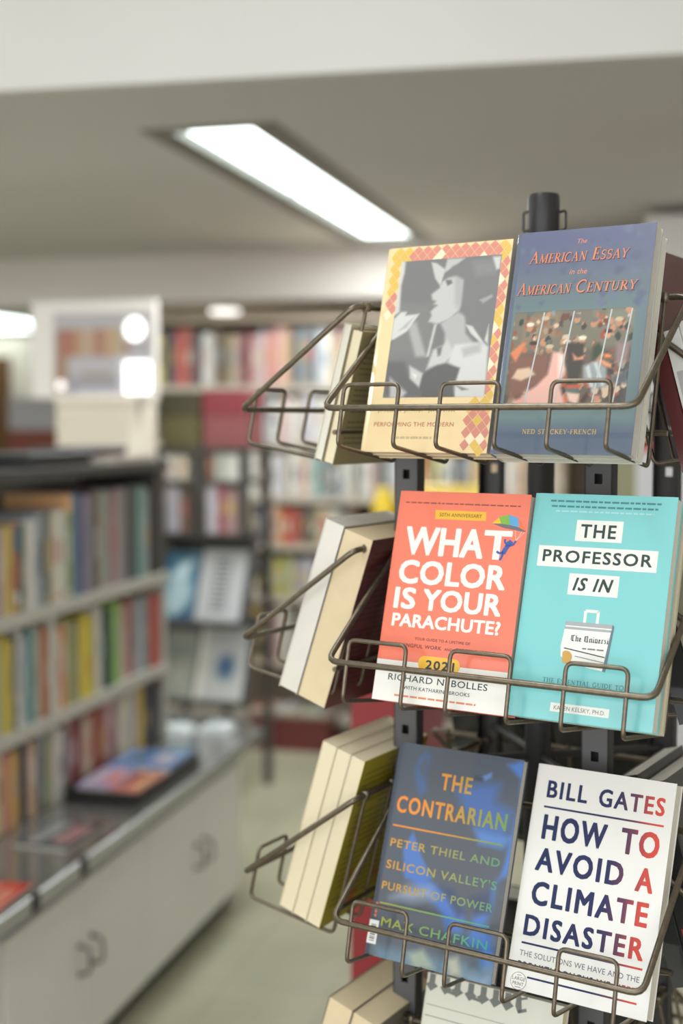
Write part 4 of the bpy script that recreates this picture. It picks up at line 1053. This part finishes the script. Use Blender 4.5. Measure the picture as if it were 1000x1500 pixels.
# odds and ends on top of the bookcase
def lidbox(name, label, cat, x0, x1, y0, y1, z0, z1, m, m2=None):
    o = thing(name, label, cat, Matrix.Translation(((x0+x1)/2,(y0+y1)/2,z0)))
    hx, hy, h = (x1-x0)/2, (y1-y0)/2, z1-z0
    b = MB(); b.box(-hx+.003, hx-.003, -hy+.003, hy-.003, 0, h*.72, m); b.build('box_base', o)
    b = MB(); b.bbox(-hx, hx, -hy, hy, h*.55, h, m2 or m, min(.003, h*.1)); b.build('box_lid', o)
    return o
lidbox('document_box', 'long grey document box on top of the low bookcase, at its near end', 'box', -1.86, -1.70, 2.62, 2.98, 1.431, 1.480, mat('card_grey', rgb(150,150,150), .6))
lidbox('document_box', 'black flat box on top of the low bookcase, in front of the pedestal', 'box', -1.86, -1.64, 3.05, 3.42, 1.431, 1.468, mat('card_black', rgb(56,56,58), .5))
lidbox('document_box', 'charcoal box on top of the low bookcase, at its far end', 'box', -1.86, -1.72, 3.45, 3.84, 1.431, 1.476, mat('card_charcoal', rgb(72,72,74), .5))
flat('magazine', 'pale pink magazine lying on the front edge of the bookcase top', 'magazine', -1.655, 3.64, 1.431, .10, .30, .016, mat('print_blush', rgb(220,190,184), .4, coat=.2), 0)
tp = thing('tape_roll', 'white roll of tape standing on the bookcase top in front of the grey document box', 'tape', Matrix.Translation((-1.63, 2.665, 1.431)))
b = MB(); n = 28
ring = lambda r0, r1, m: [b.add([(x, r*math.cos(a), .030+r*math.sin(a)) for x in (-.012,.012) for r in (r0, r1) for a in np.linspace(0, 2*PI, n, endpoint=False)],
    [(i,(i+1)%n,n+(i+1)%n,n+i) for i in range(n)]+[(2*n+i,3*n+i,3*n+(i+1)%n,2*n+(i+1)%n) for i in range(n)]+[(n+i,n+(i+1)%n,3*n+(i+1)%n,3*n+i) for i in range(n)]+[(i,2*n+i,2*n+(i+1)%n,(i+1)%n) for i in range(n)], m)]
ring(.014, .030, mat('tape_white', rgb(214,214,210), .4)); b.build('tape', tp)
b = MB(); ring(.011, .0138, black_plastic); b.build('core', tp)
lidbox('card_box', 'small brown card box on the upper shelf under the bookcase top', 'box', -1.84, -1.76, 2.93, 3.06, 1.356, 1.392, mat('card_brown', rgb(190,160,124), .7)) if 0 else None

# ------------------------------------------------------------------ glass pane with reflections painted as glow, on a beige pedestal behind the bookcase
po = (-2.14, 4.74, 0)
pd = thing('pedestal', 'tall beige pedestal box behind the low bookcase, under the white-framed glass pane', 'pedestal', Matrix.Translation(po))
pp = mat('pedestal_paint', rgb(222,212,196), .7, noise=.03)
part('carcass', -2.335, -2.03, 4.56, 4.82, .06, 1.62, pp, pd, po, .003); part('top_board', -2.34, -2.025, 4.555, 4.825, 1.62, 1.643, pp, pd, po, .003); part('plinth', -2.32, -2.045, 4.58, 4.81, 0, .06, dark_shelf, pd, po)
def pane_fn(X, Y):
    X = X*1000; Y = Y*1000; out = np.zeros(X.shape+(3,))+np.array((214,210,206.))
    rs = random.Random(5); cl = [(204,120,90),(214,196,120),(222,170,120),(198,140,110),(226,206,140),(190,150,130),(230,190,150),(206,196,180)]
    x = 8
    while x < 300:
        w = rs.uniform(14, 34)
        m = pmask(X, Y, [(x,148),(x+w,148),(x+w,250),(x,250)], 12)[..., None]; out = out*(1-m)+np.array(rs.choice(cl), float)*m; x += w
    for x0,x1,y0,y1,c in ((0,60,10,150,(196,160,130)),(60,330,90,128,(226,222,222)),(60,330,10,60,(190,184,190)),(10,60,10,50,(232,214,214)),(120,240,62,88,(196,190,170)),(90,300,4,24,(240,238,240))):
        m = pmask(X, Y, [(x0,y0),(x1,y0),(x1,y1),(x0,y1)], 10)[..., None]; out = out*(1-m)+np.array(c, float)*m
    for x0,x1,y0,y1 in ((268,390,6,148),(290,380,206,282)):  # window glare painted into the picture as white blocks
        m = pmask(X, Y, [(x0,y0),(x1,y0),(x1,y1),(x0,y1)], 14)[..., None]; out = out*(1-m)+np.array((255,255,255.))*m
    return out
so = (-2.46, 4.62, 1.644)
sc_ = thing('pane', 'white-framed glass pane with painted glowing glare standing on the beige pedestal', 'pane', Matrix.Translation(so) @ Matrix.Rotation(PI/2, 4, 'X'))
FW, FH = .515, .372
scr = mat_attr('pane_glow_picture', .2, emit=.95)  # reflecting glass imitated by a glowing picture
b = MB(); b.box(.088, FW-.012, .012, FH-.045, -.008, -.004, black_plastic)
b.picture(.090, .014, FW-.014, FH-.047, 64, 48, 0, lambda X, Y: pane_fn(X-.090, Y-.014), scr); b.build('pane_glow_panel', sc_)
b = MB(); wf = mat('pane_frame_white', rgb(228,222,218), .45)
for x0,x1,y0,y1 in ((0,.09,0,FH),(FW-.014,FW,0,FH),(.09,FW-.014,FH-.047,FH),(.09,FW-.014,0,.014)): b.box(x0,x1,y0,y1,-.03,.008, wf)
b.build('frame', sc_)
b = MB(); b.box(.01, FW-.01, .01, FH-.01, -.055, -.031, dark_shelf); b.build('back_cover', sc_)
# window glare painted on the glass pane: glowing white tiles in place of reflections
hot = mat('glare_glow', (1, .99, .96, 1), .3, emit=4.0)
b = MB(); b.bbox(.386, .492, .018, .138, .0005, .0015, hot, .0004); b.build('glare_tile', sc_)
b = MB(); b.disc(.430, .262, .040, .042, .001, hot, 24); b.build('glare_tile', sc_)
b = MB(); b.disc(.118, .050, .018, .018, .001, mat('painted_glint', (1, .93, .9, 1), .3, emit=1.6), 20); b.build('glare_tile', sc_)

# ------------------------------------------------------------------ dark display stand with magazines
do = (-1.88, 5.0, 0)
st = thing('display_stand', 'dark metal display stand holding magazines beyond the end of the counter', 'display stand', Matrix.Translation(do))
for x in (-2.075, -1.885, -1.70):
    for y, z0 in ((4.93, 1.084), (5.22, 0)): part('post', x-.016, x+.016, y-.012, y+.012, z0, 1.45, dark_shelf, st, do)
for x in (-2.075, -1.70):
    for z in (.93, .61): part('bracket_arm', x-.006, x+.006, 4.965, 5.21, z-.02, z+.02, dark_shelf, st, do)
for z in (1.45, 1.315, 1.10): part('shelf', -2.09, -1.684, 4.915, 5.235, z-.016, z, dark_shelf, st, do)
for z0 in (.745, .425):
    b = MB()
    b.add([(-.21,-.14,z0),(.21,-.14,z0),(.21,.02,z0+.34),(-.21,.02,z0+.34),(-.21,-.125,z0-.008),(.21,-.125,z0-.008),(.21,.035,z0+.332),(-.21,.035,z0+.332)], [(0,1,2,3),(7,6,5,4),(0,4,5,1),(1,5,6,2),(2,6,7,3),(3,7,4,0)], dark_shelf)
    b.box(-.21,.21,-.178,-.135,z0-.012,z0-.002, dark_shelf); b.box(-.21,.21,-.182,-.176,z0-.012,z0+.016, dark_shelf)
    b.build('sloping_shelf', st)
def mag(label, x, z0, W, H, m, art):
    a = math.atan2(.16, .34)
    t = thing('magazine', label, 'magazine', Matrix.Translation((x, 4.852, z0)) @ Matrix.Rotation(PI/2-a, 4, 'X'), 'magazines on the dark display stand')
    b = MB(); b.box(0, W, 0, H, .0046, .0052, m); art(b, W, H); b.build('front_cover', t)
    b = MB(); b.box(.001, W-.001, .001, H-.001, .0005, .0046, page_white); b.build('pages', t)
    b = MB(); b.box(0, W, 0, H, 0, .0005, m); b.build('back_cover', t)
def art_bluemag(b, W, H):
    b.picture(.001, .001, W-.001, H-.001, 24, 40, .0055, paint((70,120,150), [([(0,40),(90,20),(130,120),(90,230),(30,200)], (176,204,214), 40), ([(30,180),(90,190),(120,260),(60,250)], (210,232,240), 30), ([(60,0),(130,0),(130,60),(90,40)], (44,84,116), 20)]), mat_attr('printed_blue', .08, coat=1.0))
def art_textmag(b, W, H):
    for k in range(11): b.rect(W*.30, H*(.86-.07*k), W*.66, H*(.88-.07*k)+.004, .0055, mat('mag_text', rgb(92,94,98), .5))
def art_globe(b, W, H):
    b.picture(W*.38, H*.26, W*.82, H*.66, 30, 30, .0056, lambda X, Y: (lambda r: np.stack([196-(196-66)*r, 200-(200-104)*r, 204-(204-150)*r], -1))(np.clip(1.4-np.hypot((X-W*.6)/(W*.18), (Y-H*.46)/(H*.17))*1.0, 0, 1)), mat_attr('printed_globe', .4))
    b.rect(.006, .006, .030, H-.006, .0055, ink_white)
def art_plainmag(b, W, H):
    b.rect(.012, H*.60, W-.012, H*.80, .0055, mat('mag_panel', rgb(150,158,152), .5)); b.rect(.012, H*.2, W*.7, H*.5, .0055, mat('mag_panel2', rgb(186,188,182), .5))
mag('glossy blue magazine on the upper slope of the display stand', -2.045, .748, .145, .300, mat('mag_blue', rgb(76,124,152), .1, coat=1.0), art_bluemag)
mag('grey magazine with a dark text column, upper slope of the display stand', -1.890, .748, .190, .310, mat('mag_grey', rgb(192,194,198), .35, coat=.3), art_textmag)
mag('plain pale grey magazine on the lower slope of the display stand', -2.045, .428, .135, .290, mat('mag_pale', rgb(172,176,168), .4, coat=.3), art_plainmag)
mag('white magazine with a blue globe, lower slope of the display stand', -1.900, .428, .205, .315, mat('mag_white', rgb(206,208,208), .35, coat=.3), art_globe)
lidbox('storage_box', 'olive box file standing on top of the display stand', 'box', -2.07, -1.895, 4.95, 5.2, 1.451, 1.675, mat('box_olive', rgb(104,98,62), .6), mat('box_olive_lid', rgb(78,74,54), .6))
lidbox('storage_box', 'maroon box file standing on top of the display stand', 'box', -1.885, -1.70, 4.95, 5.2, 1.451, 1.68, mat('box_maroon', rgb(146,84,86), .6), mat('box_maroon_lid', rgb(140,58,66), .6))
def standbook(label, x, T, H, z, c, D=.16):
    shelf_book(Matrix.Translation((x, 4.93, z+.001)) @ Matrix.Rotation(-PI/2, 4, 'Z') @ Matrix.Translation((0, 0, 0)), T, H, D, c, page_white, label, 'books on the display stand', hash(label) % 997 if 0 else len(label)*7)
for lab, x, T, H, z, c in (('white book lying under the olive box on the display stand', -2.055, .055, .105, 1.315, 'white'), ('short off-white book under the olive box', -1.995, .05, .10, 1.315, 'cream'), ('maroon book under the maroon box on the display stand', -1.862, .03, .11, 1.315, 'maroon'), ('pale green book under the maroon box', -1.828, .05, .11, 1.315, 'pale green grey'), ('white book under the maroon box', -1.776, .05, .108, 1.315, 'off-white'),
    ('tall lavender book on the second shelf of the display stand, behind the first post', -2.04, .06, .19, 1.10, 'lavender'), ('brown book on the second shelf of the display stand', -1.978, .04, .17, 1.10, 'brown'), ('tall pale lavender book past the middle post of the display stand', -1.862, .045, .19, 1.10, 'lavender'), ('crimson book on the second shelf of the display stand', -1.815, .03, .195, 1.10, 'crimson'), ('dusty rose book on the second shelf of the display stand', -1.783, .05, .18, 1.10, 'dusty rose')):
    standbook(lab, x, T, H, z, c)

# ------------------------------------------------------------------ tall bookcase along the back
YB = 5.95
bk = thing('tall_bookcase', 'tall pale bookcase filling the back of the shop', 'bookcase', Matrix.Translation((-1.4, 6.1, 0)))
ko = (-1.4, 6.1, 0)
BX0, BX1 = -2.62, -.34
tan_shelf = mat('tan_shelf', rgb(196,186,172), .5, noise=.03)
SZ = [1.73, 1.455, 1.195, .965, .71, .40, .12]
for z in SZ: 
    b = MB(); b.box(BX0-ko[0], BX1-ko[0], YB-ko[1], 6.25-ko[1], z-.03, z, tan_shelf); b.build('shelf', bk)
part('top_board', BX0-.02, BX1+.02, YB-.01, 6.26, 2.03, 2.05, mat('top_tan', rgb(176,160,142), .6), bk, ko)
part('back_panel', BX0, BX1, 6.25, 6.262, 0, 2.03, mat('back_tan', rgb(150,136,122), .7), bk, ko)
for x in (BX0, BX1-.02): part('side_panel', x, x+.02, YB, 6.25, 0, 2.03, tan_shelf, bk, ko)
def brow(seq, x, zb, hlo, hhi, row, seed):
    r = random.Random(seed); cs = [c for c, w in seq]; labs = row_labels(cs, row, 'the screen end')
    for i, (c, w) in enumerate(seq):
        H = r.uniform(hlo, hhi)
        shelf_book(Matrix.Translation((x, YB+r.uniform(.005,.03), zb+.001)) @ Matrix.Rotation(-PI/2, 4, 'Z'), w-.0015, H, r.uniform(.15,.2), c, page_cream, labs[i], 'books in the tall bookcase', seed*100+i)
        x += w
brow([('pale beige',.035),('cream',.03),('olive',.03),('mustard',.03),('navy',.036),('slate',.024),('red',.045),('brick red',.04),('slate',.03),('charcoal',.025),('white',.034),('off-white',.02),('brown',.045),('olive brown',.04),('tan',.035),('dusty rose',.03),('maroon',.036),('pink',.05),('lavender',.03),('salmon',.05),('pink',.03),('peach',.04),('slate',.045),('blue grey',.03),('grey',.05),('pale blue',.03),('off-white',.045),('tan',.03),('dusty rose',.04),('pale beige',.03),('grey',.04),('charcoal',.03),('teal',.03),('off-white',.04)], -2.59, SZ[0], .235, .275, 'the top row at the back', 61)
brow([('white',.05),('lavender',.04),('white',.036),('pale blue',.03),('off-white',.05),('pink',.04),('white',.04),('tan',.026),('lavender',.05),('white',.04),('pale beige',.03),('off-white',.04),('dusty rose',.03),('grey',.04),('white',.05),('pale blue',.03),('grey teal',.035),('off-white',.04)], -2.075, SZ[1], .20, .235, 'the second row at the back', 62)
brow([('white',.05),('off-white',.04),('brown',.02),('cream',.03),('white',.05),('lavender',.04),('pale yellow',.026),('white',.045),('peach',.03),('off-white',.04),('teal',.03),('grey teal',.035),('grey',.05),('blue grey',.04),('pale beige',.045),('grey',.03),('off-white',.05),('dusty rose',.03),('grey',.05),('pale blue',.04),('off-white',.04),('grey',.04),('orange',.045),('rust',.03),('olive',.03),('pale yellow',.04),('off-white',.05),('slate',.035),('pale blue',.045),('mustard',.03),('cream',.05),('tan',.04),('dusty rose',.04),('off-white',.05),('peach',.05),('grey',.04),('salmon',.03),('pale beige',.06),('tan',.04)], -2.075, SZ[2], .195, .228, 'the third row at the back', 63)
brow([('olive brown',.035),('tan',.024),('navy',.03),('violet grey',.03),('tan',.05),('pink',.02),('amber',.022),('red',.05),('brick red',.05),('charcoal',.04),('olive brown',.035),('tan',.06),('pale beige',.05),('grey',.04),('brown',.04)], -2.075, SZ[3], .17, .195, 'the fourth row at the back', 64)
brow([('tan',.045),('cream',.02),('navy',.034),('pink',.03),('olive',.03),('mustard',.035),('olive',.04),('pale yellow',.02),('violet grey',.05),('lavender',.04),('grey',.05),('dusty rose',.04)], -2.06, SZ[4], .17, .20, 'the fifth row at the back', 65)
brow([('amber',.05),('gold',.03),('mauve grey',.05),('dusty rose',.05),('pale beige',.05),('grey',.05),('tan',.04)], -2.06, SZ[5], .22, .27, 'the sixth row at the back', 66)
# low maroon plinth with magazines lying on it
pl = thing('display_plinth', 'low maroon plinth on the floor in front of the tall bookcase', 'plinth', Matrix.Translation((-1.78, 5.82, 0)))
b = MB(); b.box(-.20,.20,-.045,.11,0,.16, mat('plinth_maroon', rgb(104,46,44), .5, noise=.08)); b.build('plinth_body', pl)
b = MB(); b.bbox(-.205,.205,-.05,.115,.16,.178, mat('plinth_top', rgb(150,136,120), .5), .003); b.build('plinth_top', pl)
for lab, x, c, bn in (('pink magazine lying on the maroon plinth', -1.915, 'salmon', ('crimson','white')), ('white and blue magazine lying on the maroon plinth', -1.80, 'white', ('pale blue','violet grey')), ('grey green magazine lying on the maroon plinth', -1.675, 'grey teal', ('olive','pale blue'))):
    o = flat('magazine', lab, 'magazine', x, 5.85, .179, .10, .135, .02, pc(c), .03, 'magazines on the maroon plinth', (pc(bn[0]), pc(bn[1])))
    o.matrix_world = Matrix.Translation((x, 5.86, .181)) @ Matrix.Rotation(.0, 4, 'X')
# yellow tray and bin in front of the third row
yp = mat('yellow_plastic', rgb(238,204,40), .12, coat=1.0)
o = thing('yellow_tray', 'bright yellow plastic tray on the back shelf, seen above the coral paperback', 'tray', Matrix.Translation((-1.05, 5.88, 1.05)))
b = MB(); b.box(-.20,.24,-.06,.06,0,.006,yp); b.box(-.20,.24,-.06,-.054,.006,.205,yp); b.box(-.20,.24,.054,.06,.006,.205,yp); b.box(-.20,-.194,-.054,.054,.006,.205,yp); b.box(.234,.24,-.054,.054,.006,.205,yp)
b.build('tray_body', o)
b = MB(); b.tube(fillet([(-.20,-.06,.205),(.24,-.06,.205),(.24,.06,.205),(-.20,.06,.205)], .01, True), .006, yp, True); b.build('rim', o)
tb = thing('side_table', 'grey metal table carrying the yellow plastic tray', 'table', Matrix.Translation((-1.05, 5.80, 0)))
b = MB(); b.bbox(-.36,.30,-.12,.145,1.02,1.049,tan_shelf,.003); b.build('table_top', tb)
for x in (-.34,.28):
    for y in (-.10,.125):
        b = MB(); b.box(x-.012,x+.012,y-.012,y+.012,0,1.02,dark_shelf); b.build('leg', tb)
o = thing('yellow_jar', 'round yellow container on the table, behind the white film-wrapped book', 'container', Matrix.Translation((-1.325, 5.80, 1.05)))
b = MB(); b.lathe([(.040,0),(.052,.02),(.054,.09),(.050,.14),(.036,.175)], yp, 28); b.build('body', o)
b = MB(); b.lathe([(.030,.170),(.040,.178),(.040,.196),(.036,.204)], mat('yellow_lid', rgb(246,220,90), .15, coat=1.0), 28); b.build('lid', o)

# ------------------------------------------------------------------ behind the rack
rb = thing('red_display_column', 'narrow red display column standing on the floor behind the rack', 'display column', Matrix.Translation((-.47, 2.45, 0)))
redm = mat('red_lacquer', rgb(150,44,48), .5, noise=.05)
b = MB(); b.box(-.118,.012,-.145,.10,.05,1.075, redm); b.build('carcass', rb)
b = MB(); b.box(-.122,.016,-.15,.105,0,.05, black_plastic); b.build('plinth', rb)
b = MB(); b.bbox(-.128,.022,-.155,.11,1.075,1.10, mat('red_lit_top', rgb(168,74,80), .4), .003); b.build('top_board', rb)  # paler top board: its lit look is put into the colour
b = MB(); b.box(-.110,.004,-.1485,-.1455,.07,1.06, redm); b.build('front_panel', rb)
kc = thing('khaki_cupboard', 'tall khaki cupboard at the end of the back bookcase', 'cupboard', Matrix.Translation((-.22, 5.95, 0)))
kh = mat('khaki_paint', rgb(150,148,118), .55)
b = MB(); b.box(-.09,.085,-.08,.24,0,1.62,kh); b.build('carcass', kc)
b = MB(); b.box(-.086,.081,-.098,-.081,.05,1.60,kh); dd = b.build('door', kc)
b = MB(); b.lathe([(.008,.90),(.010,.905),(.010,.925),(.008,.93)], chrome, 12, .06, -.105); b.build('knob', dd)
wc = thing('white_cabinet', 'white steel cabinet with a red corner band behind the rack', 'cabinet', Matrix.Translation((.03, 4.3, 0)))
b = MB(); b.box(-.17,.30,-.16,.2,.04,1.46, mat('white_steel', rgb(226,226,232), .4)); b.build('carcass', wc)
b = MB(); b.bbox(-.175,.305,-.165,.205,1.46,1.495, mat('red_band', rgb(206,56,48), .4), .004); b.build('top_board', wc)
b = MB(); b.box(-.16,.29,-.18,-.161,.06,1.44, MATS['white_steel']); dd = b.build('door', wc)
b = MB(); b.box(-.15,-.135,-.2,-.18,.7,.9, chrome); b.build('handle', dd)
b = MB(); b.box(-.165,.295,-.15,.19,0,.04, black_plastic); b.build('plinth', wc)
# far-away pale notice and red panel beyond the aisle
o = thing('low_partition', 'pale grey partition with a red-brown base in the far corner of the shop', 'partition', Matrix.Translation((-4.2, 8.0, 0)))
b = MB(); b.box(-.25,.25,0,.06,1.50,1.72, mat('partition_pale', rgb(190,190,196), .6)); b.build('upper_panel', o)
b = MB(); b.box(-.25,.25,0,.06,0,1.50, mat('partition_red', rgb(138,76,66), .6)); b.build('lower_panel', o)
troffer('added unseen ceiling light over the near part of the shop', -1.02, -.58, -.4, 2.2, 3.08)  # unseen fixture added for the front light
troffer('added unseen ceiling light over the side aisle', -3.82, -3.38, 2.9, 5.5, CZ-.07)  # unseen fixture added to house the side light
troffer('added unseen ceiling panel for glare on the top-row book edges', -4.95, -4.15, 1.0, 2.4, 3.08, 1, mat('added_panel_glow', (0.95, 1.0, 1.0, 1), .4, emit=24.0))  # unseen panel added to lay glare strips along book edges
